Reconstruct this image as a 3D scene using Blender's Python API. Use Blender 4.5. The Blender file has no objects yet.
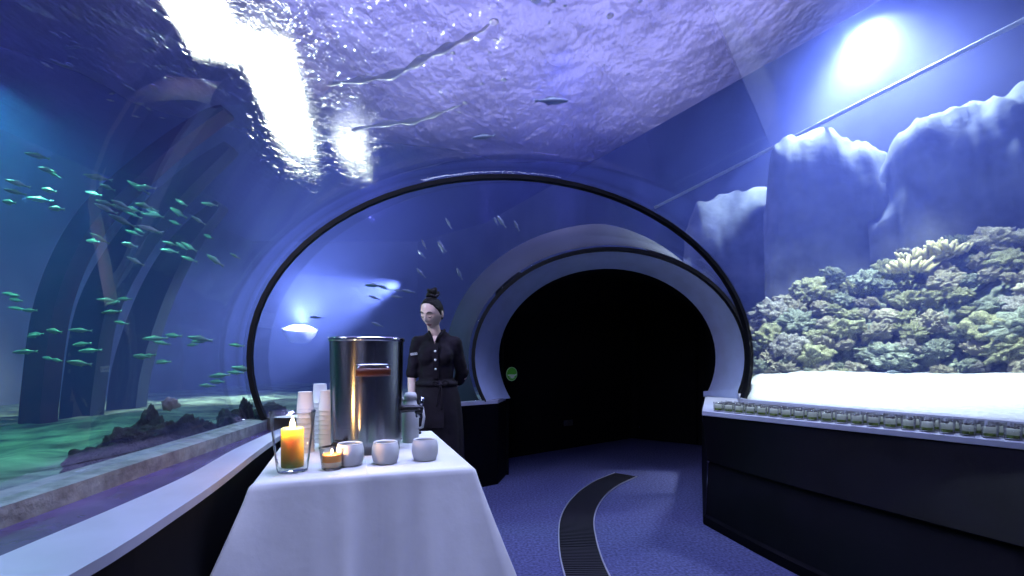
import bpy, bmesh, math, random
from mathutils import Vector, Matrix, noise, Euler
PI = math.pi
random.seed(7)
SC = bpy.context.scene
COL = SC.collection
F = 484.0; CH = 1.25; HY = 358.0          # focal length in px, eye height, horizon row

# ------------------------------------------------------------------ helpers
def link(o):
    COL.objects.link(o); return o

def obj(name, verts, faces, mat=None, parent=None, smooth=True):
    me = bpy.data.meshes.new(name)
    me.from_pydata([tuple(v) for v in verts], [], [tuple(f) for f in faces])
    me.update()
    o = bpy.data.objects.new(name, me); link(o)
    if mat is not None:
        for m in (mat if isinstance(mat, (list, tuple)) else [mat]): me.materials.append(m)
    if smooth:
        for p in me.polygons: p.use_smooth = True
    if parent is not None: o.parent = parent
    return o

def bmo(name, bm, mat=None, parent=None, smooth=False):
    me = bpy.data.meshes.new(name); bm.to_mesh(me); bm.free()
    o = bpy.data.objects.new(name, me); link(o)
    if mat is not None:
        for m in (mat if isinstance(mat, (list, tuple)) else [mat]): me.materials.append(m)
    if smooth:
        for p in me.polygons: p.use_smooth = True
    if parent is not None: o.parent = parent
    return o

def tag(o, label=None, cat=None, group=None, kind=None):
    if label: o['label'] = label
    if cat: o['category'] = cat
    if group: o['group'] = group
    if kind: o['kind'] = kind
    return o

def empty(name, loc=(0, 0, 0), rz=0.0):
    o = bpy.data.objects.new(name, None); link(o)
    o.location = loc; o.rotation_euler = (0, 0, rz); o.empty_display_size = .1
    return o

def copy_tree(o, parent=None):
    c = o.copy(); COL.objects.link(c)
    if parent is not None: c.parent = parent
    for ch in [x for x in COL.objects if x.parent is o]:
        copy_tree(ch, c)
    return c

class MB:
    """collects verts and faces"""
    def __init__(s): s.v = []; s.f = []
    def add(s, v, f):
        n = len(s.v); s.v += [Vector(x) for x in v]; s.f += [tuple(i + n for i in q) for q in f]; return s
    def rings(s, rings, closed=True, cap0=False, cap1=False):
        n = len(rings[0]); v = [p for r in rings for p in r]; f = []
        m = n if closed else n - 1
        for i in range(len(rings) - 1):
            for j in range(m):
                k = (j + 1) % n
                f.append((i*n+j, i*n+k, (i+1)*n+k, (i+1)*n+j))
        if cap0: f.append(tuple(range(n))[::-1])
        if cap1: f.append(tuple((len(rings)-1)*n + j for j in range(n)))
        return s.add(v, f)
    def lathe(s, prof, n=32, c=(0, 0, 0), cap0=False, cap1=False):
        c = Vector(c)
        R = [[c + Vector((r*math.cos(2*PI*j/n), r*math.sin(2*PI*j/n), z)) for j in range(n)] for r, z in prof]
        return s.rings(R, True, cap0, cap1)
    def tube(s, pts, rad, n=10, caps=True, flat=1.0):
        pts = [Vector(p) for p in pts]; R = []
        up = Vector((0, 0, 1)); px = None
        for i, p in enumerate(pts):
            t = (pts[min(i+1, len(pts)-1)] - pts[max(i-1, 0)]).normalized()
            if px is None:
                a = up if abs(t.z) < .9 else Vector((1, 0, 0))
                px = (a - t*a.dot(t)).normalized()
            else:
                px = (px - t*px.dot(t)).normalized()
            py = t.cross(px)
            r = rad[i] if isinstance(rad, (list, tuple)) else rad
            R.append([p + px*(r*math.cos(2*PI*j/n)) + py*(r*flat*math.sin(2*PI*j/n)) for j in range(n)])
        return s.rings(R, True, caps, caps)
    def box(s, lo, hi, M=None):
        x0, y0, z0 = lo; x1, y1, z1 = hi
        v = [Vector(p) for p in ((x0,y0,z0),(x1,y0,z0),(x1,y1,z0),(x0,y1,z0),(x0,y0,z1),(x1,y0,z1),(x1,y1,z1),(x0,y1,z1))]
        if M: v = [M @ p for p in v]
        return s.add(v, [(0,3,2,1),(4,5,6,7),(0,1,5,4),(1,2,6,5),(2,3,7,6),(3,0,4,7)])
    def ball(s, c, r, nu=16, nv=10, M=None):
        c = Vector(c); r = Vector(r) if not isinstance(r, (int, float)) else Vector((r, r, r))
        v = []; f = []
        for i in range(nv+1):
            th = PI*i/nv
            for j in range(nu):
                ph = 2*PI*j/nu
                p = Vector((r.x*math.sin(th)*math.cos(ph), r.y*math.sin(th)*math.sin(ph), r.z*math.cos(th)))
                if M: p = M @ p
                v.append(c + p)
        for i in range(nv):
            for j in range(nu):
                k = (j+1) % nu
                f.append((i*nu+j, (i+1)*nu+j, (i+1)*nu+k, i*nu+k))
        return s.add(v, f)
    def cap(s, a, b, ra, rb, n=14):
        """tapered capsule"""
        a = Vector(a); b = Vector(b); t = (b-a); L = t.length; t = t/L
        q = Vector((0,0,1)).rotation_difference(t).to_matrix()
        R = []
        for k in range(1, 6):
            th = PI/2*k/5; R.append((ra*math.sin(th), -ra*math.cos(th)))
        for k in range(5, 0, -1):
            th = PI/2*k/5; R.append((rb*math.sin(th), L + rb*math.cos(th)))
        rings = [[a + q @ Vector((r*math.cos(2*PI*j/n), r*math.sin(2*PI*j/n), z)) for j in range(n)] for r, z in R]
        return s.rings(rings, True, True, True)
    def build(s, name, mat=None, parent=None, smooth=True, fix=False):
        o = obj(name, s.v, s.f, mat, parent, smooth)
        if fix:
            bm = bmesh.new(); bm.from_mesh(o.data); bmesh.ops.remove_doubles(bm, verts=bm.verts, dist=1e-6)
            bmesh.ops.recalc_face_normals(bm, faces=bm.faces); bm.to_mesh(o.data); bm.free()
        return o

def bake(o):
    """apply the object's modifiers to its mesh"""
    dg = bpy.context.evaluated_depsgraph_get(); dg.update()
    me = bpy.data.meshes.new_from_object(o.evaluated_get(dg))
    o.modifiers.clear(); o.data = me
    for p in me.polygons: p.use_smooth = True
    return o

def remesh(o, vox, smooth=2, fac=.5):
    m = o.modifiers.new('r', 'REMESH'); m.mode = 'VOXEL'; m.voxel_size = vox
    if smooth:
        k = o.modifiers.new('s', 'SMOOTH'); k.iterations = smooth; k.factor = fac
    return bake(o)

def bevel(o, w=.004, seg=2):
    m = o.modifiers.new('b', 'BEVEL'); m.width = w; m.segments = seg; m.limit_method = 'ANGLE'
    return o

def lerp(a, b, t): return a + (b-a)*t
def crv(pts, n):
    """Catmull-Rom through points"""
    P = [Vector(p) for p in pts]; out = []
    for i in range(len(P)-1):
        a = P[max(i-1,0)]; b = P[i]; c = P[i+1]; d = P[min(i+2,len(P)-1)]
        for k in range(n):
            t = k/n
            out.append(.5*((2*b)+(c-a)*t+(2*a-5*b+4*c-d)*t*t+(3*b-a-3*c+d)*t**3))
    out.append(P[-1]); return out
def ipl(xs, ys, x):
    if x <= xs[0]: return ys[0]
    for i in range(len(xs)-1):
        if x <= xs[i+1]: return lerp(ys[i], ys[i+1], (x-xs[i])/(xs[i+1]-xs[i]))
    return ys[-1]

ORD = ['first','second','third','fourth','fifth','sixth','seventh','eighth','ninth','tenth','eleventh','twelfth','thirteenth','fourteenth','fifteenth','sixteenth',
       'seventeenth','eighteenth','nineteenth','twentieth','twenty-first','twenty-second','twenty-third','twenty-fourth','twenty-fifth','twenty-sixth','twenty-seventh','twenty-eighth']

# ------------------------------------------------------------------ materials
def new_mat(name):
    m = bpy.data.materials.new(name); m.use_nodes = True
    nt = m.node_tree; b = nt.nodes.get('Principled BSDF')
    return m, nt, b
def mat(name, col, rough=.6, metal=0.0, spec=.5, noise_s=None, noise_a=.25, bump=0.0, bump_s=40, col2=None, coords='Object', emis=None, es=0, trans=0, sss=0, sheen=0, detail=6, coat=0):
    m, nt, b = new_mat(name)
    b.inputs['Base Color'].default_value = (*col, 1); b.inputs['Roughness'].default_value = rough
    b.inputs['Metallic'].default_value = metal; b.inputs['Specular IOR Level'].default_value = spec
    if trans: b.inputs['Transmission Weight'].default_value = trans
    if sss: b.inputs['Subsurface Weight'].default_value = sss; b.inputs['Subsurface Radius'].default_value = (.02,.01,.006)
    if sheen: b.inputs['Sheen Weight'].default_value = sheen
    if coat: b.inputs['Coat Weight'].default_value = coat
    if emis: b.inputs['Emission Color'].default_value = (*emis, 1); b.inputs['Emission Strength'].default_value = es
    if noise_s or bump:
        tc = nt.nodes.new('ShaderNodeTexCoord')
    if noise_s:
        n = nt.nodes.new('ShaderNodeTexNoise'); n.inputs['Scale'].default_value = noise_s; n.inputs['Detail'].default_value = detail
        nt.links.new(tc.outputs[coords], n.inputs['Vector'])
        r = nt.nodes.new('ShaderNodeValToRGB')
        c2 = col2 or tuple(max(0, c*(1-noise_a)) for c in col); c1 = col if col2 else tuple(min(1, c*(1+noise_a)) for c in col)
        r.color_ramp.elements[0].color = (*c2, 1); r.color_ramp.elements[1].color = (*c1, 1)
        r.color_ramp.elements[0].position = .35; r.color_ramp.elements[1].position = .65
        nt.links.new(n.outputs['Fac'], r.inputs['Fac']); nt.links.new(r.outputs['Color'], b.inputs['Base Color'])
    if bump:
        n2 = nt.nodes.new('ShaderNodeTexNoise'); n2.inputs['Scale'].default_value = bump_s; n2.inputs['Detail'].default_value = 5
        nt.links.new(tc.outputs[coords], n2.inputs['Vector'])
        bp = nt.nodes.new('ShaderNodeBump'); bp.inputs['Strength'].default_value = bump; bp.inputs['Distance'].default_value = .02
        nt.links.new(n2.outputs['Fac'], bp.inputs['Height']); nt.links.new(bp.outputs['Normal'], b.inputs['Normal'])
    return m
def clear_mat(name, tint=(1,1,1), ior=1.3, rough=0.0, scale=1.0, gcol=(1,1,1)):
    """thin clear sheet: see-through with Fresnel gloss"""
    m = bpy.data.materials.new(name); m.use_nodes = True; nt = m.node_tree; nt.nodes.clear()
    out = nt.nodes.new('ShaderNodeOutputMaterial'); mix = nt.nodes.new('ShaderNodeMixShader')
    t = nt.nodes.new('ShaderNodeBsdfTransparent'); t.inputs[0].default_value = (*tint, 1)
    g = nt.nodes.new('ShaderNodeBsdfGlossy'); g.inputs['Roughness'].default_value = rough; g.inputs['Color'].default_value = (*gcol, 1)
    fr = nt.nodes.new('ShaderNodeLayerWeight'); fr.inputs['Blend'].default_value = ior
    mu = nt.nodes.new('ShaderNodeMath'); mu.operation = 'MULTIPLY'; mu.inputs[1].default_value = scale
    nt.links.new(fr.outputs['Fresnel'], mu.inputs[0]); nt.links.new(mu.outputs[0], mix.inputs[0])
    nt.links.new(t.outputs[0], mix.inputs[1]); nt.links.new(g.outputs[0], mix.inputs[2]); nt.links.new(mix.outputs[0], out.inputs[0])
    return m
def emit_mat(name, col, s):
    m = bpy.data.materials.new(name); m.use_nodes = True; nt = m.node_tree; nt.nodes.clear()
    out = nt.nodes.new('ShaderNodeOutputMaterial'); e = nt.nodes.new('ShaderNodeEmission')
    e.inputs[0].default_value = (*col, 1); e.inputs[1].default_value = s; nt.links.new(e.outputs[0], out.inputs[0]); return m

M = {}
M['carpet'] = mat('carpet', (.10,.105,.25), .95, spec=.1, noise_s=55, noise_a=.35, bump=.8, bump_s=260)
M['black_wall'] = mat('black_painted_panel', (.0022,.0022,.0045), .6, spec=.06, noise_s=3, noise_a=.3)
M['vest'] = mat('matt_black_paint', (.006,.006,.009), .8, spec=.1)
M['ledge'] = mat('pale_sill_laminate', (.42,.43,.56), .45, noise_s=4, noise_a=.08)
M['purple_ledge'] = mat('violet_resin_channel', (.10,.075,.20), .25, noise_s=5, noise_a=.3)
M['curb'] = mat('grey_sealed_concrete', (.27,.30,.34), .6, noise_s=14, noise_a=.3, bump=.4, bump_s=30)
M['hoop'] = mat('black_rubber_seal', (.006,.006,.009), .45, spec=.35)
M['collar'] = mat('pale_painted_collar', (.46,.53,.78), .5, noise_s=5, noise_a=.08)
M['collar_out'] = mat('blue_grey_render', (.035,.04,.085), .7, noise_s=3, noise_a=.15)
M['acrylic'] = clear_mat('clear_acrylic', (.985,.988,.992), .18, 0.0, .22)
M['white_cloth'] = mat('white_linen', (.80,.80,.80), .85, spec=.15, noise_s=5, noise_a=.03, bump=.15, bump_s=14, sheen=.2)
M['steel'] = mat('brushed_steel', (.40,.41,.45), .22, 1.0)
def aniso(m):
    nt = m.node_tree; b = nt.nodes['Principled BSDF']; t = nt.nodes.new('ShaderNodeTangent'); t.direction_type = 'RADIAL'; t.axis = 'Z'
    b.inputs['Anisotropic'].default_value = .85; b.inputs['Anisotropic Rotation'].default_value = .25; b.inputs['Roughness'].default_value = .24
    nt.links.new(t.outputs[0], b.inputs['Tangent'])
aniso(M['steel'])
M['steel_rim'] = mat('polished_steel', (.75,.75,.78), .12, 1.0)
M['black_plastic'] = mat('black_plastic', (.01,.01,.012), .35)
M['brown_grip'] = mat('brown_bakelite', (.10,.03,.018), .3)
M['ceramic'] = mat('white_ceramic', (.82,.82,.83), .35, spec=.4, bump=.15, bump_s=9)
M['paper'] = mat('white_paper_cup', (.80,.80,.82), .6)
M['glass'] = clear_mat('clear_glass', (.985,.988,.99), .08, .02, .8)
M['wax_pillar'] = None
M['sand'] = mat('pale_coral_sand', (.62,.64,.66), .95, spec=.1, noise_s=26, noise_a=.12, bump=.7, bump_s=40, coords='Object')
M['seabed'] = mat('teal_seabed_caustics', (.15,.22,.19), .95, spec=.1, noise_s=2.2, noise_a=.75, bump=1.0, bump_s=5)  # strong colour noise paints caustic light patterns onto the bed
M['dark_rock'] = mat('black_lava_rock', (.010,.009,.015), .85, noise_s=9, noise_a=.6, bump=1.0, bump_s=18)
M['grey_rock'] = mat('blue_grey_rock', (.22,.24,.31), .9, noise_s=2.2, noise_a=.4, bump=1.0, bump_s=5)
M['tank_wall'] = mat('tank_wall_render', (.10,.11,.22), .9, noise_s=.8, noise_a=.4)
M['coral_a'] = mat('olive_coral', (.50,.53,.30), .95, spec=.1, noise_s=16, noise_a=.5, bump=1.0, bump_s=34, coords='Object')
M['coral_b'] = mat('grey_green_coral', (.38,.44,.33), .95, spec=.1, noise_s=14, noise_a=.5, bump=1.0, bump_s=30)
M['coral_c'] = mat('cream_coral', (.66,.64,.46), .95, spec=.1, noise_s=18, noise_a=.35, bump=1.0, bump_s=38)
M['coral_d'] = mat('mauve_coral', (.42,.42,.36), .95, spec=.1, noise_s=14, noise_a=.5, bump=1.0, bump_s=30)
M['coral_y'] = mat('yellow_finger_coral', (.80,.76,.44), .9, spec=.1, noise_s=20, noise_a=.2)
M['white_coral'] = mat('bleached_coral', (.26,.27,.34), .9, noise_s=20, noise_a=.3)
M['reflection'] = mat('rust_red_reflection', (.075,.016,.020), .9, spec=.05, noise_s=3, noise_a=.3)  # tint of a mirrored tunnel arch, painted on a solid band
M['reflection_blue'] = mat('blue_grey_reflection', (.012,.018,.036), .9, spec=.05, noise_s=3, noise_a=.2)  # bluish mirror image of further arches, put into the band colour
M['pipe'] = mat('white_pipe', (.75,.78,.85), .5)
M['fish'] = mat('silver_fish_scales', (.36,.44,.48), .35, .3, noise_s=6, noise_a=.2)
M['fish_teal'] = mat('teal_fish_scales', (.20,.30,.31), .5, .1, noise_s=6, noise_a=.3)
M['skin'] = mat('skin', (.80,.58,.49), .5, spec=.35, sss=.06)
M['lip'] = mat('lips', (.42,.17,.17), .45)
M['hair'] = mat('dark_brown_hair', (.008,.006,.006), .6, spec=.2, noise_s=60, noise_a=.5, bump=.5, bump_s=90)
M['shirt'] = mat('black_cotton', (.012,.009,.015), .8, spec=.18, noise_s=12, noise_a=.2, bump=.5, bump_s=9)
M['apron'] = mat('black_apron_cloth', (.014,.011,.016), .85, spec=.15, noise_s=14, noise_a=.2, bump=.4, bump_s=10)
M['button'] = mat('white_button', (.8,.8,.78), .4)
M['patch'] = mat('pale_embroidery', (.62,.62,.66), .7)
M['grate'] = mat('black_grate', (.010,.010,.016), .5)
M['steel_edge'] = mat('pale_metal_edge', (.45,.46,.55), .4, .6)
M['socket'] = mat('grey_plastic', (.06,.06,.075), .5)
M['green'] = mat('green_sign_enamel', (.10,.46,.05), .45, emis=(.10,.60,.05), es=.25)  # emission adds a faint glow to the enamel colour
M['pale_green'] = mat('pale_green_sign_print', (.42,.72,.42), .45, emis=(.4,.8,.4), es=.18)  # print also given a slight glow of its own
M['sign_white'] = mat('white_sign_print', (.75,.85,.85), .45, emis=(.7,.9,.9), es=.25)  # white print brightened by added emission
M['greens'] = mat('green_garnish', (.16,.24,.05), .7, noise_s=60, noise_a=.6, bump=1, bump_s=90)
def cream_mat():
    m = bpy.data.materials.new('pale_mousse'); m.use_nodes = True; nt = m.node_tree; nt.nodes.clear()
    out = nt.nodes.new('ShaderNodeOutputMaterial'); d = nt.nodes.new('ShaderNodeBsdfDiffuse'); t = nt.nodes.new('ShaderNodeBsdfTranslucent'); x = nt.nodes.new('ShaderNodeMixShader')
    n = nt.nodes.new('ShaderNodeTexNoise'); n.inputs['Scale'].default_value = 70; tc = nt.nodes.new('ShaderNodeTexCoord'); nt.links.new(tc.outputs['Object'], n.inputs['Vector'])
    r = nt.nodes.new('ShaderNodeValToRGB'); r.color_ramp.elements[0].color = (.72,.76,.66,1); r.color_ramp.elements[1].color = (.97,.98,.93,1); nt.links.new(n.outputs['Fac'], r.inputs[0])
    nt.links.new(r.outputs[0], d.inputs[0]); nt.links.new(r.outputs[0], t.inputs[0]); x.inputs[0].default_value = .6
    nt.links.new(d.outputs[0], x.inputs[1]); nt.links.new(t.outputs[0], x.inputs[2]); nt.links.new(x.outputs[0], out.inputs[0]); return m
M['cream'] = cream_mat()
M['speck'] = mat('dark_berry_topping', (.08,.07,.09), .5, noise_s=90, noise_a=.6, bump=1, bump_s=120)
M['hall_ceiling'] = mat('hall_ceiling_paint', (.40,.38,.55), .9, noise_s=.6, noise_a=.5)
def film_mat():
    m = bpy.data.materials.new('silvery_air_film'); m.use_nodes = True; nt = m.node_tree; nt.nodes.clear()
    out = nt.nodes.new('ShaderNodeOutputMaterial'); a = nt.nodes.new('ShaderNodeBsdfTransparent'); b = nt.nodes.new('ShaderNodeBsdfGlossy'); d = nt.nodes.new('ShaderNodeBsdfDiffuse')
    b.inputs['Roughness'].default_value = .35; d.inputs[0].default_value = (.95,.95,1,1)
    m1 = nt.nodes.new('ShaderNodeMixShader'); m1.inputs[0].default_value = .35; m2 = nt.nodes.new('ShaderNodeMixShader'); m2.inputs[0].default_value = .75
    nt.links.new(d.outputs[0], m1.inputs[1]); nt.links.new(b.outputs[0], m1.inputs[2]); nt.links.new(a.outputs[0], m2.inputs[1]); nt.links.new(m1.outputs[0], m2.inputs[2]); nt.links.new(m2.outputs[0], out.inputs[0]); return m
M['bubble'] = film_mat()
M['fixture'] = mat('grey_lamp_housing', (.12,.12,.15), .5)

# wax of the pillar candle: olive at the foot, yellow above
def wax():
    m, nt, b = new_mat('two_tone_wax')
    tc = nt.nodes.new('ShaderNodeTexCoord'); sep = nt.nodes.new('ShaderNodeSeparateXYZ'); nt.links.new(tc.outputs['Object'], sep.inputs[0])
    r = nt.nodes.new('ShaderNodeValToRGB'); mp = nt.nodes.new('ShaderNodeMapRange'); mp.inputs[1].default_value = 0; mp.inputs[2].default_value = .17
    nt.links.new(sep.outputs['Z'], mp.inputs[0]); nt.links.new(mp.outputs[0], r.inputs[0])
    e = r.color_ramp.elements; e[0].position = .10; e[0].color = (.16,.19,.05,1); e[1].position = .85; e[1].color = (.90,.62,.22,1)
    x = e.new(.45); x.color = (.62,.36,.06,1)
    nt.links.new(r.outputs[0], b.inputs['Base Color']); b.inputs['Roughness'].default_value = .5
    b.inputs['Subsurface Weight'].default_value = .7; b.inputs['Subsurface Radius'].default_value = (.22,.11,.03); b.inputs['Subsurface Scale'].default_value = 1
    return m
M['wax_pillar'] = wax()
M['wax_orange'] = mat('orange_wax', (.80,.36,.10), .5, sss=.5)
M['wax_pale'] = mat('cream_wax', (.85,.72,.5), .5, sss=.4)
M['flame'] = emit_mat('candle_flame', (1,.72,.32), 220)
M['lens'] = emit_mat('lit_lamp_lens', (.78,.85,1), 40)
M['panel_light'] = emit_mat('lit_lamp_panel', (.86,.86,1), 130)

# water
DENS = .075
def water_mat():
    m = bpy.data.materials.new('tank_water'); m.use_nodes = True; nt = m.node_tree; nt.nodes.clear()
    out = nt.nodes.new('ShaderNodeOutputMaterial'); v = nt.nodes.new('ShaderNodeVolumeScatter'); a = nt.nodes.new('ShaderNodeVolumeAbsorption'); ad = nt.nodes.new('ShaderNodeAddShader')
    v.inputs['Color'].default_value = (.17,.225,1,1); v.inputs['Density'].default_value = DENS; v.inputs['Anisotropy'].default_value = .25
    a.inputs['Color'].default_value = (.15,.45,1,1); a.inputs['Density'].default_value = .05
    nt.links.new(v.outputs[0], ad.inputs[0]); nt.links.new(a.outputs[0], ad.inputs[1]); nt.links.new(ad.outputs[0], out.inputs['Volume'])
    return m
M['water'] = water_mat()
def surf_mat():
    m = bpy.data.materials.new('rippled_water_surface'); m.use_nodes = True; nt = m.node_tree; nt.nodes.clear()
    out = nt.nodes.new('ShaderNodeOutputMaterial')
    tc = nt.nodes.new('ShaderNodeTexCoord')
    mp = nt.nodes.new('ShaderNodeMapping'); mp.inputs['Rotation'].default_value = (0,0,.35); mp.inputs['Scale'].default_value = (1.0,.6,1)
    nt.links.new(tc.outputs['Object'], mp.inputs['Vector'])
    n = nt.nodes.new('ShaderNodeTexNoise'); n.inputs['Scale'].default_value = 3.2; n.inputs['Detail'].default_value = 2; n.inputs['Roughness'].default_value = .45
    n3 = nt.nodes.new('ShaderNodeTexNoise'); n3.inputs['Scale'].default_value = .55; n3.inputs['Detail'].default_value = 2; n3.inputs['Distortion'].default_value = 1.2
    ad = nt.nodes.new('ShaderNodeMath'); ad.operation = 'MULTIPLY_ADD'; ad.inputs[1].default_value = 1.4
    nt.links.new(mp.outputs[0], n.inputs['Vector']); nt.links.new(mp.outputs[0], n3.inputs['Vector'])
    n4 = nt.nodes.new('ShaderNodeTexNoise'); n4.inputs['Scale'].default_value = 11; n4.inputs['Detail'].default_value = 1
    ad4 = nt.nodes.new('ShaderNodeMath'); ad4.operation = 'MULTIPLY_ADD'; ad4.inputs[1].default_value = .3
    nt.links.new(mp.outputs[0], n4.inputs['Vector']); nt.links.new(n4.outputs['Fac'], ad4.inputs[0]); nt.links.new(n.outputs['Fac'], ad4.inputs[2])
    nt.links.new(n3.outputs['Fac'], ad.inputs[0]); nt.links.new(ad4.outputs[0], ad.inputs[2])
    bp = nt.nodes.new('ShaderNodeBump'); bp.inputs['Strength'].default_value = .7; bp.inputs['Distance'].default_value = .30
    nt.links.new(ad.outputs[0], bp.inputs['Height'])
    rf = nt.nodes.new('ShaderNodeBsdfRefraction'); rf.inputs['IOR'].default_value = .88; rf.inputs['Roughness'].default_value = 0
    gl = nt.nodes.new('ShaderNodeBsdfGlossy'); gl.inputs['Roughness'].default_value = .05
    mix = nt.nodes.new('ShaderNodeMixShader'); mix.inputs[0].default_value = .25
    rf0 = nt.nodes.new('ShaderNodeBsdfRefraction'); rf0.inputs['IOR'].default_value = .92; rf0.inputs['Roughness'].default_value = .34
    mx0 = nt.nodes.new('ShaderNodeMixShader'); mx0.inputs[0].default_value = .62
    rf1 = rf; nt.links.new(rf1.outputs[0], mx0.inputs[1]); nt.links.new(rf0.outputs[0], mx0.inputs[2])
    nt.links.new(bp.outputs[0], rf.inputs['Normal']); nt.links.new(bp.outputs[0], gl.inputs['Normal'])
    nt.links.new(mx0.outputs[0], mix.inputs[1]); nt.links.new(gl.outputs[0], mix.inputs[2]); nt.links.new(mix.outputs[0], out.inputs[0])
    return m
M['surface'] = surf_mat()

# ------------------------------------------------------------------ camera
cam = bpy.data.cameras.new('camera'); co = link(bpy.data.objects.new('camera', cam))
cam.sensor_width = 36; cam.lens = F/1024*36; cam.shift_x = 0; cam.shift_y = (HY-288)/1024.0
co.location = (0,0,CH); co.rotation_euler = (PI/2,0,0); cam.clip_start = .02
SC.camera = co

# ------------------------------------------------------------------ the tunnel's plan
ZS = 6.2                      # water surface
# stations along the tunnel: left foot, right foot, half height
LB = [(-.90,-3.2),(-1.22,-1.2),(-1.42,.4),(-1.56,1.634),(-1.74,3.36)]
RB = [(4.35,-2.2),(4.25,-.4),(3.75,1.2),(2.90,2.62),(2.0,4.2)]
ZL, ZR = .82, .90
def arch(L, R, b, n=48, zc=1.25, grow=0.0, ext=1.0, zl=ZL, zr=ZR, a=None):
    L = Vector((*L,0)); R = Vector((*R,0)); c = (L+R)/2; d = (R-L).normalized(); h = (R-L).length/2
    tl = math.asin((zl-zc)/b); tr = math.asin((zr-zc)/b)
    A = a or h/((math.cos(tl)+math.cos(tr))/2)
    t0 = PI - tl; t1 = tr
    out = []
    for i in range(n+1):
        t = lerp(t0, t1, i/n)
        # keep feet exact: shift the centre smoothly
        p = c + d*((A+grow)*math.cos(t)); p.z = zc + (b+grow)*math.sin(t)
        out.append(p)
    return out
HB = 1.41
stations = list(zip(LB, RB))
archs = [arch(l, r, HB) for l, r in stations]
hoop = archs[-1]
PL, PR, PB = (-.29,4.73), (2.27,4.84), 1.08
portal = arch(PL, PR, PB)
def grown(L, R, b, g, **k): return arch(L, R, b, grow=g, **k)

def between(a0, a1, n):
    return [[p.lerp(q, i/n) for p, q in zip(a0, a1)] for i in range(n)]
# acrylic panes (thickness 4 cm)
def pane(name, sects_in, sects_out, mt):
    mb = MB(); n = len(sects_in[0]); k = len(sects_in)
    mb.rings(sects_in, closed=False); mb.rings(sects_out[::-1], closed=False)
    o0 = n*k
    def so(i, j): return o0 + (k-1-i)*n + j
    for j in range(n-1):
        mb.f.append((j+1, j, so(0,j), so(0,j+1))); mb.f.append(((k-1)*n+j, (k-1)*n+j+1, so(k-1,j+1), so(k-1,j)))
    for i in range(k-1):
        mb.f.append((i*n, (i+1)*n, so(i+1,0), so(i,0))); mb.f.append(((i+1)*n+n-1, i*n+n-1, so(i,n-1), so(i+1,n-1)))
    o = mb.build(name, mt, fix=True)
    return o
sin_, sout = [], []
for i in range(len(stations)-1):
    sin_ += between(arch(*stations[i], HB), arch(*stations[i+1], HB), 5)
    sout += between(arch(*stations[i], HB, grow=.04), arch(*stations[i+1], HB, grow=.04), 5)
sin_.append(hoop); sout.append(arch(*stations[-1], HB, grow=.04))
w1 = pane('window_1', sin_, sout, M['acrylic']); tag(w1, 'clear curved acrylic tunnel vault arching over the camera', 'window', kind='structure')
s2i = between(hoop, portal, 6) + [portal]
s2o = between(arch(*stations[-1], HB, grow=.04), arch(PL, PR, PB, grow=.04), 6) + [arch(PL, PR, PB, grow=.04)]
w2 = pane('window_2', s2i, s2o, M['acrylic']); tag(w2, 'clear acrylic tunnel section between black hoop and white archway', 'window', kind='structure')

# black hoop: a flat band
def band(name, L, R, b, g0, g1, depth, mt, ax, **k):
    A0 = arch(L, R, b, grow=g0, **k); A1 = arch(L, R, b, grow=g1, **k); ax = Vector(ax)*depth
    rings = [[A0[i]-ax, A1[i]-ax, A1[i]+ax, A0[i]+ax] for i in range(len(A0))]
    return MB().rings(rings, True, True, True).build(name, mt, smooth=False, fix=True)
dirH = Vector((2.0+1.74, 4.2-3.36, 0)).normalized(); axH = Vector((-dirH.y, dirH.x, 0))
hp = band('trim_1', LB[-1], RB[-1], HB, -.022, .010, .026, M['hoop'], axH); tag(hp, 'thin black hoop seal where the acrylic sections join', 'trim', kind='structure')
axP = Vector((-.043,.999,0))
pr = band('trim_2', PL, PR, PB, -.022, .012, .03, M['hoop'], axP); tag(pr, 'black seal line round the pale archway', 'trim', kind='structure')
# pale reveal: from the portal ring back to the opening
cin = []
IL, IR, IB = (-.03,5.17), (2.12,5.24), .97
A0 = arch(PL, PR, PB, grow=-.015); A1 = arch(IL, IR, IB, zl=.82, zr=.86)
A2 = arch(PL, PR, PB, grow=.02)
mb = MB(); mb.rings([[p + Vector((0,.02,0)) for p in A0], A1, [p+Vector((0,.06,0)) for p in A1]], closed=False)
o = mb.build('trim_3', M['collar'], fix=True); tag(o, 'pale blue-white reveal of the round archway', 'trim', kind='structure')
# outer collar behind the portal, seen through the acrylic
A0 = [p + Vector((0,.05,0)) for p in arch(PL, PR, PB, grow=.045)]; A1 = [p + Vector((0,.18,0)) for p in arch(PL, PR, PB, grow=.30, zl=.86, zr=.9)]
A1 = [q.lerp(p + Vector((0,.12,0)), max(0, min(1, (q.x-.9)/1.0))**1.2*.97) for q, p in zip(A1, arch(PL, PR, PB, grow=.06))]
A2 = [p + Vector((0,.35,0)) for p in A1]
o = MB().rings([A0, A1, A2], closed=False).build('trim_4', M['collar_out']); tag(o, 'blue-grey rendered end wall round the archway', 'trim', kind='structure')

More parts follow.
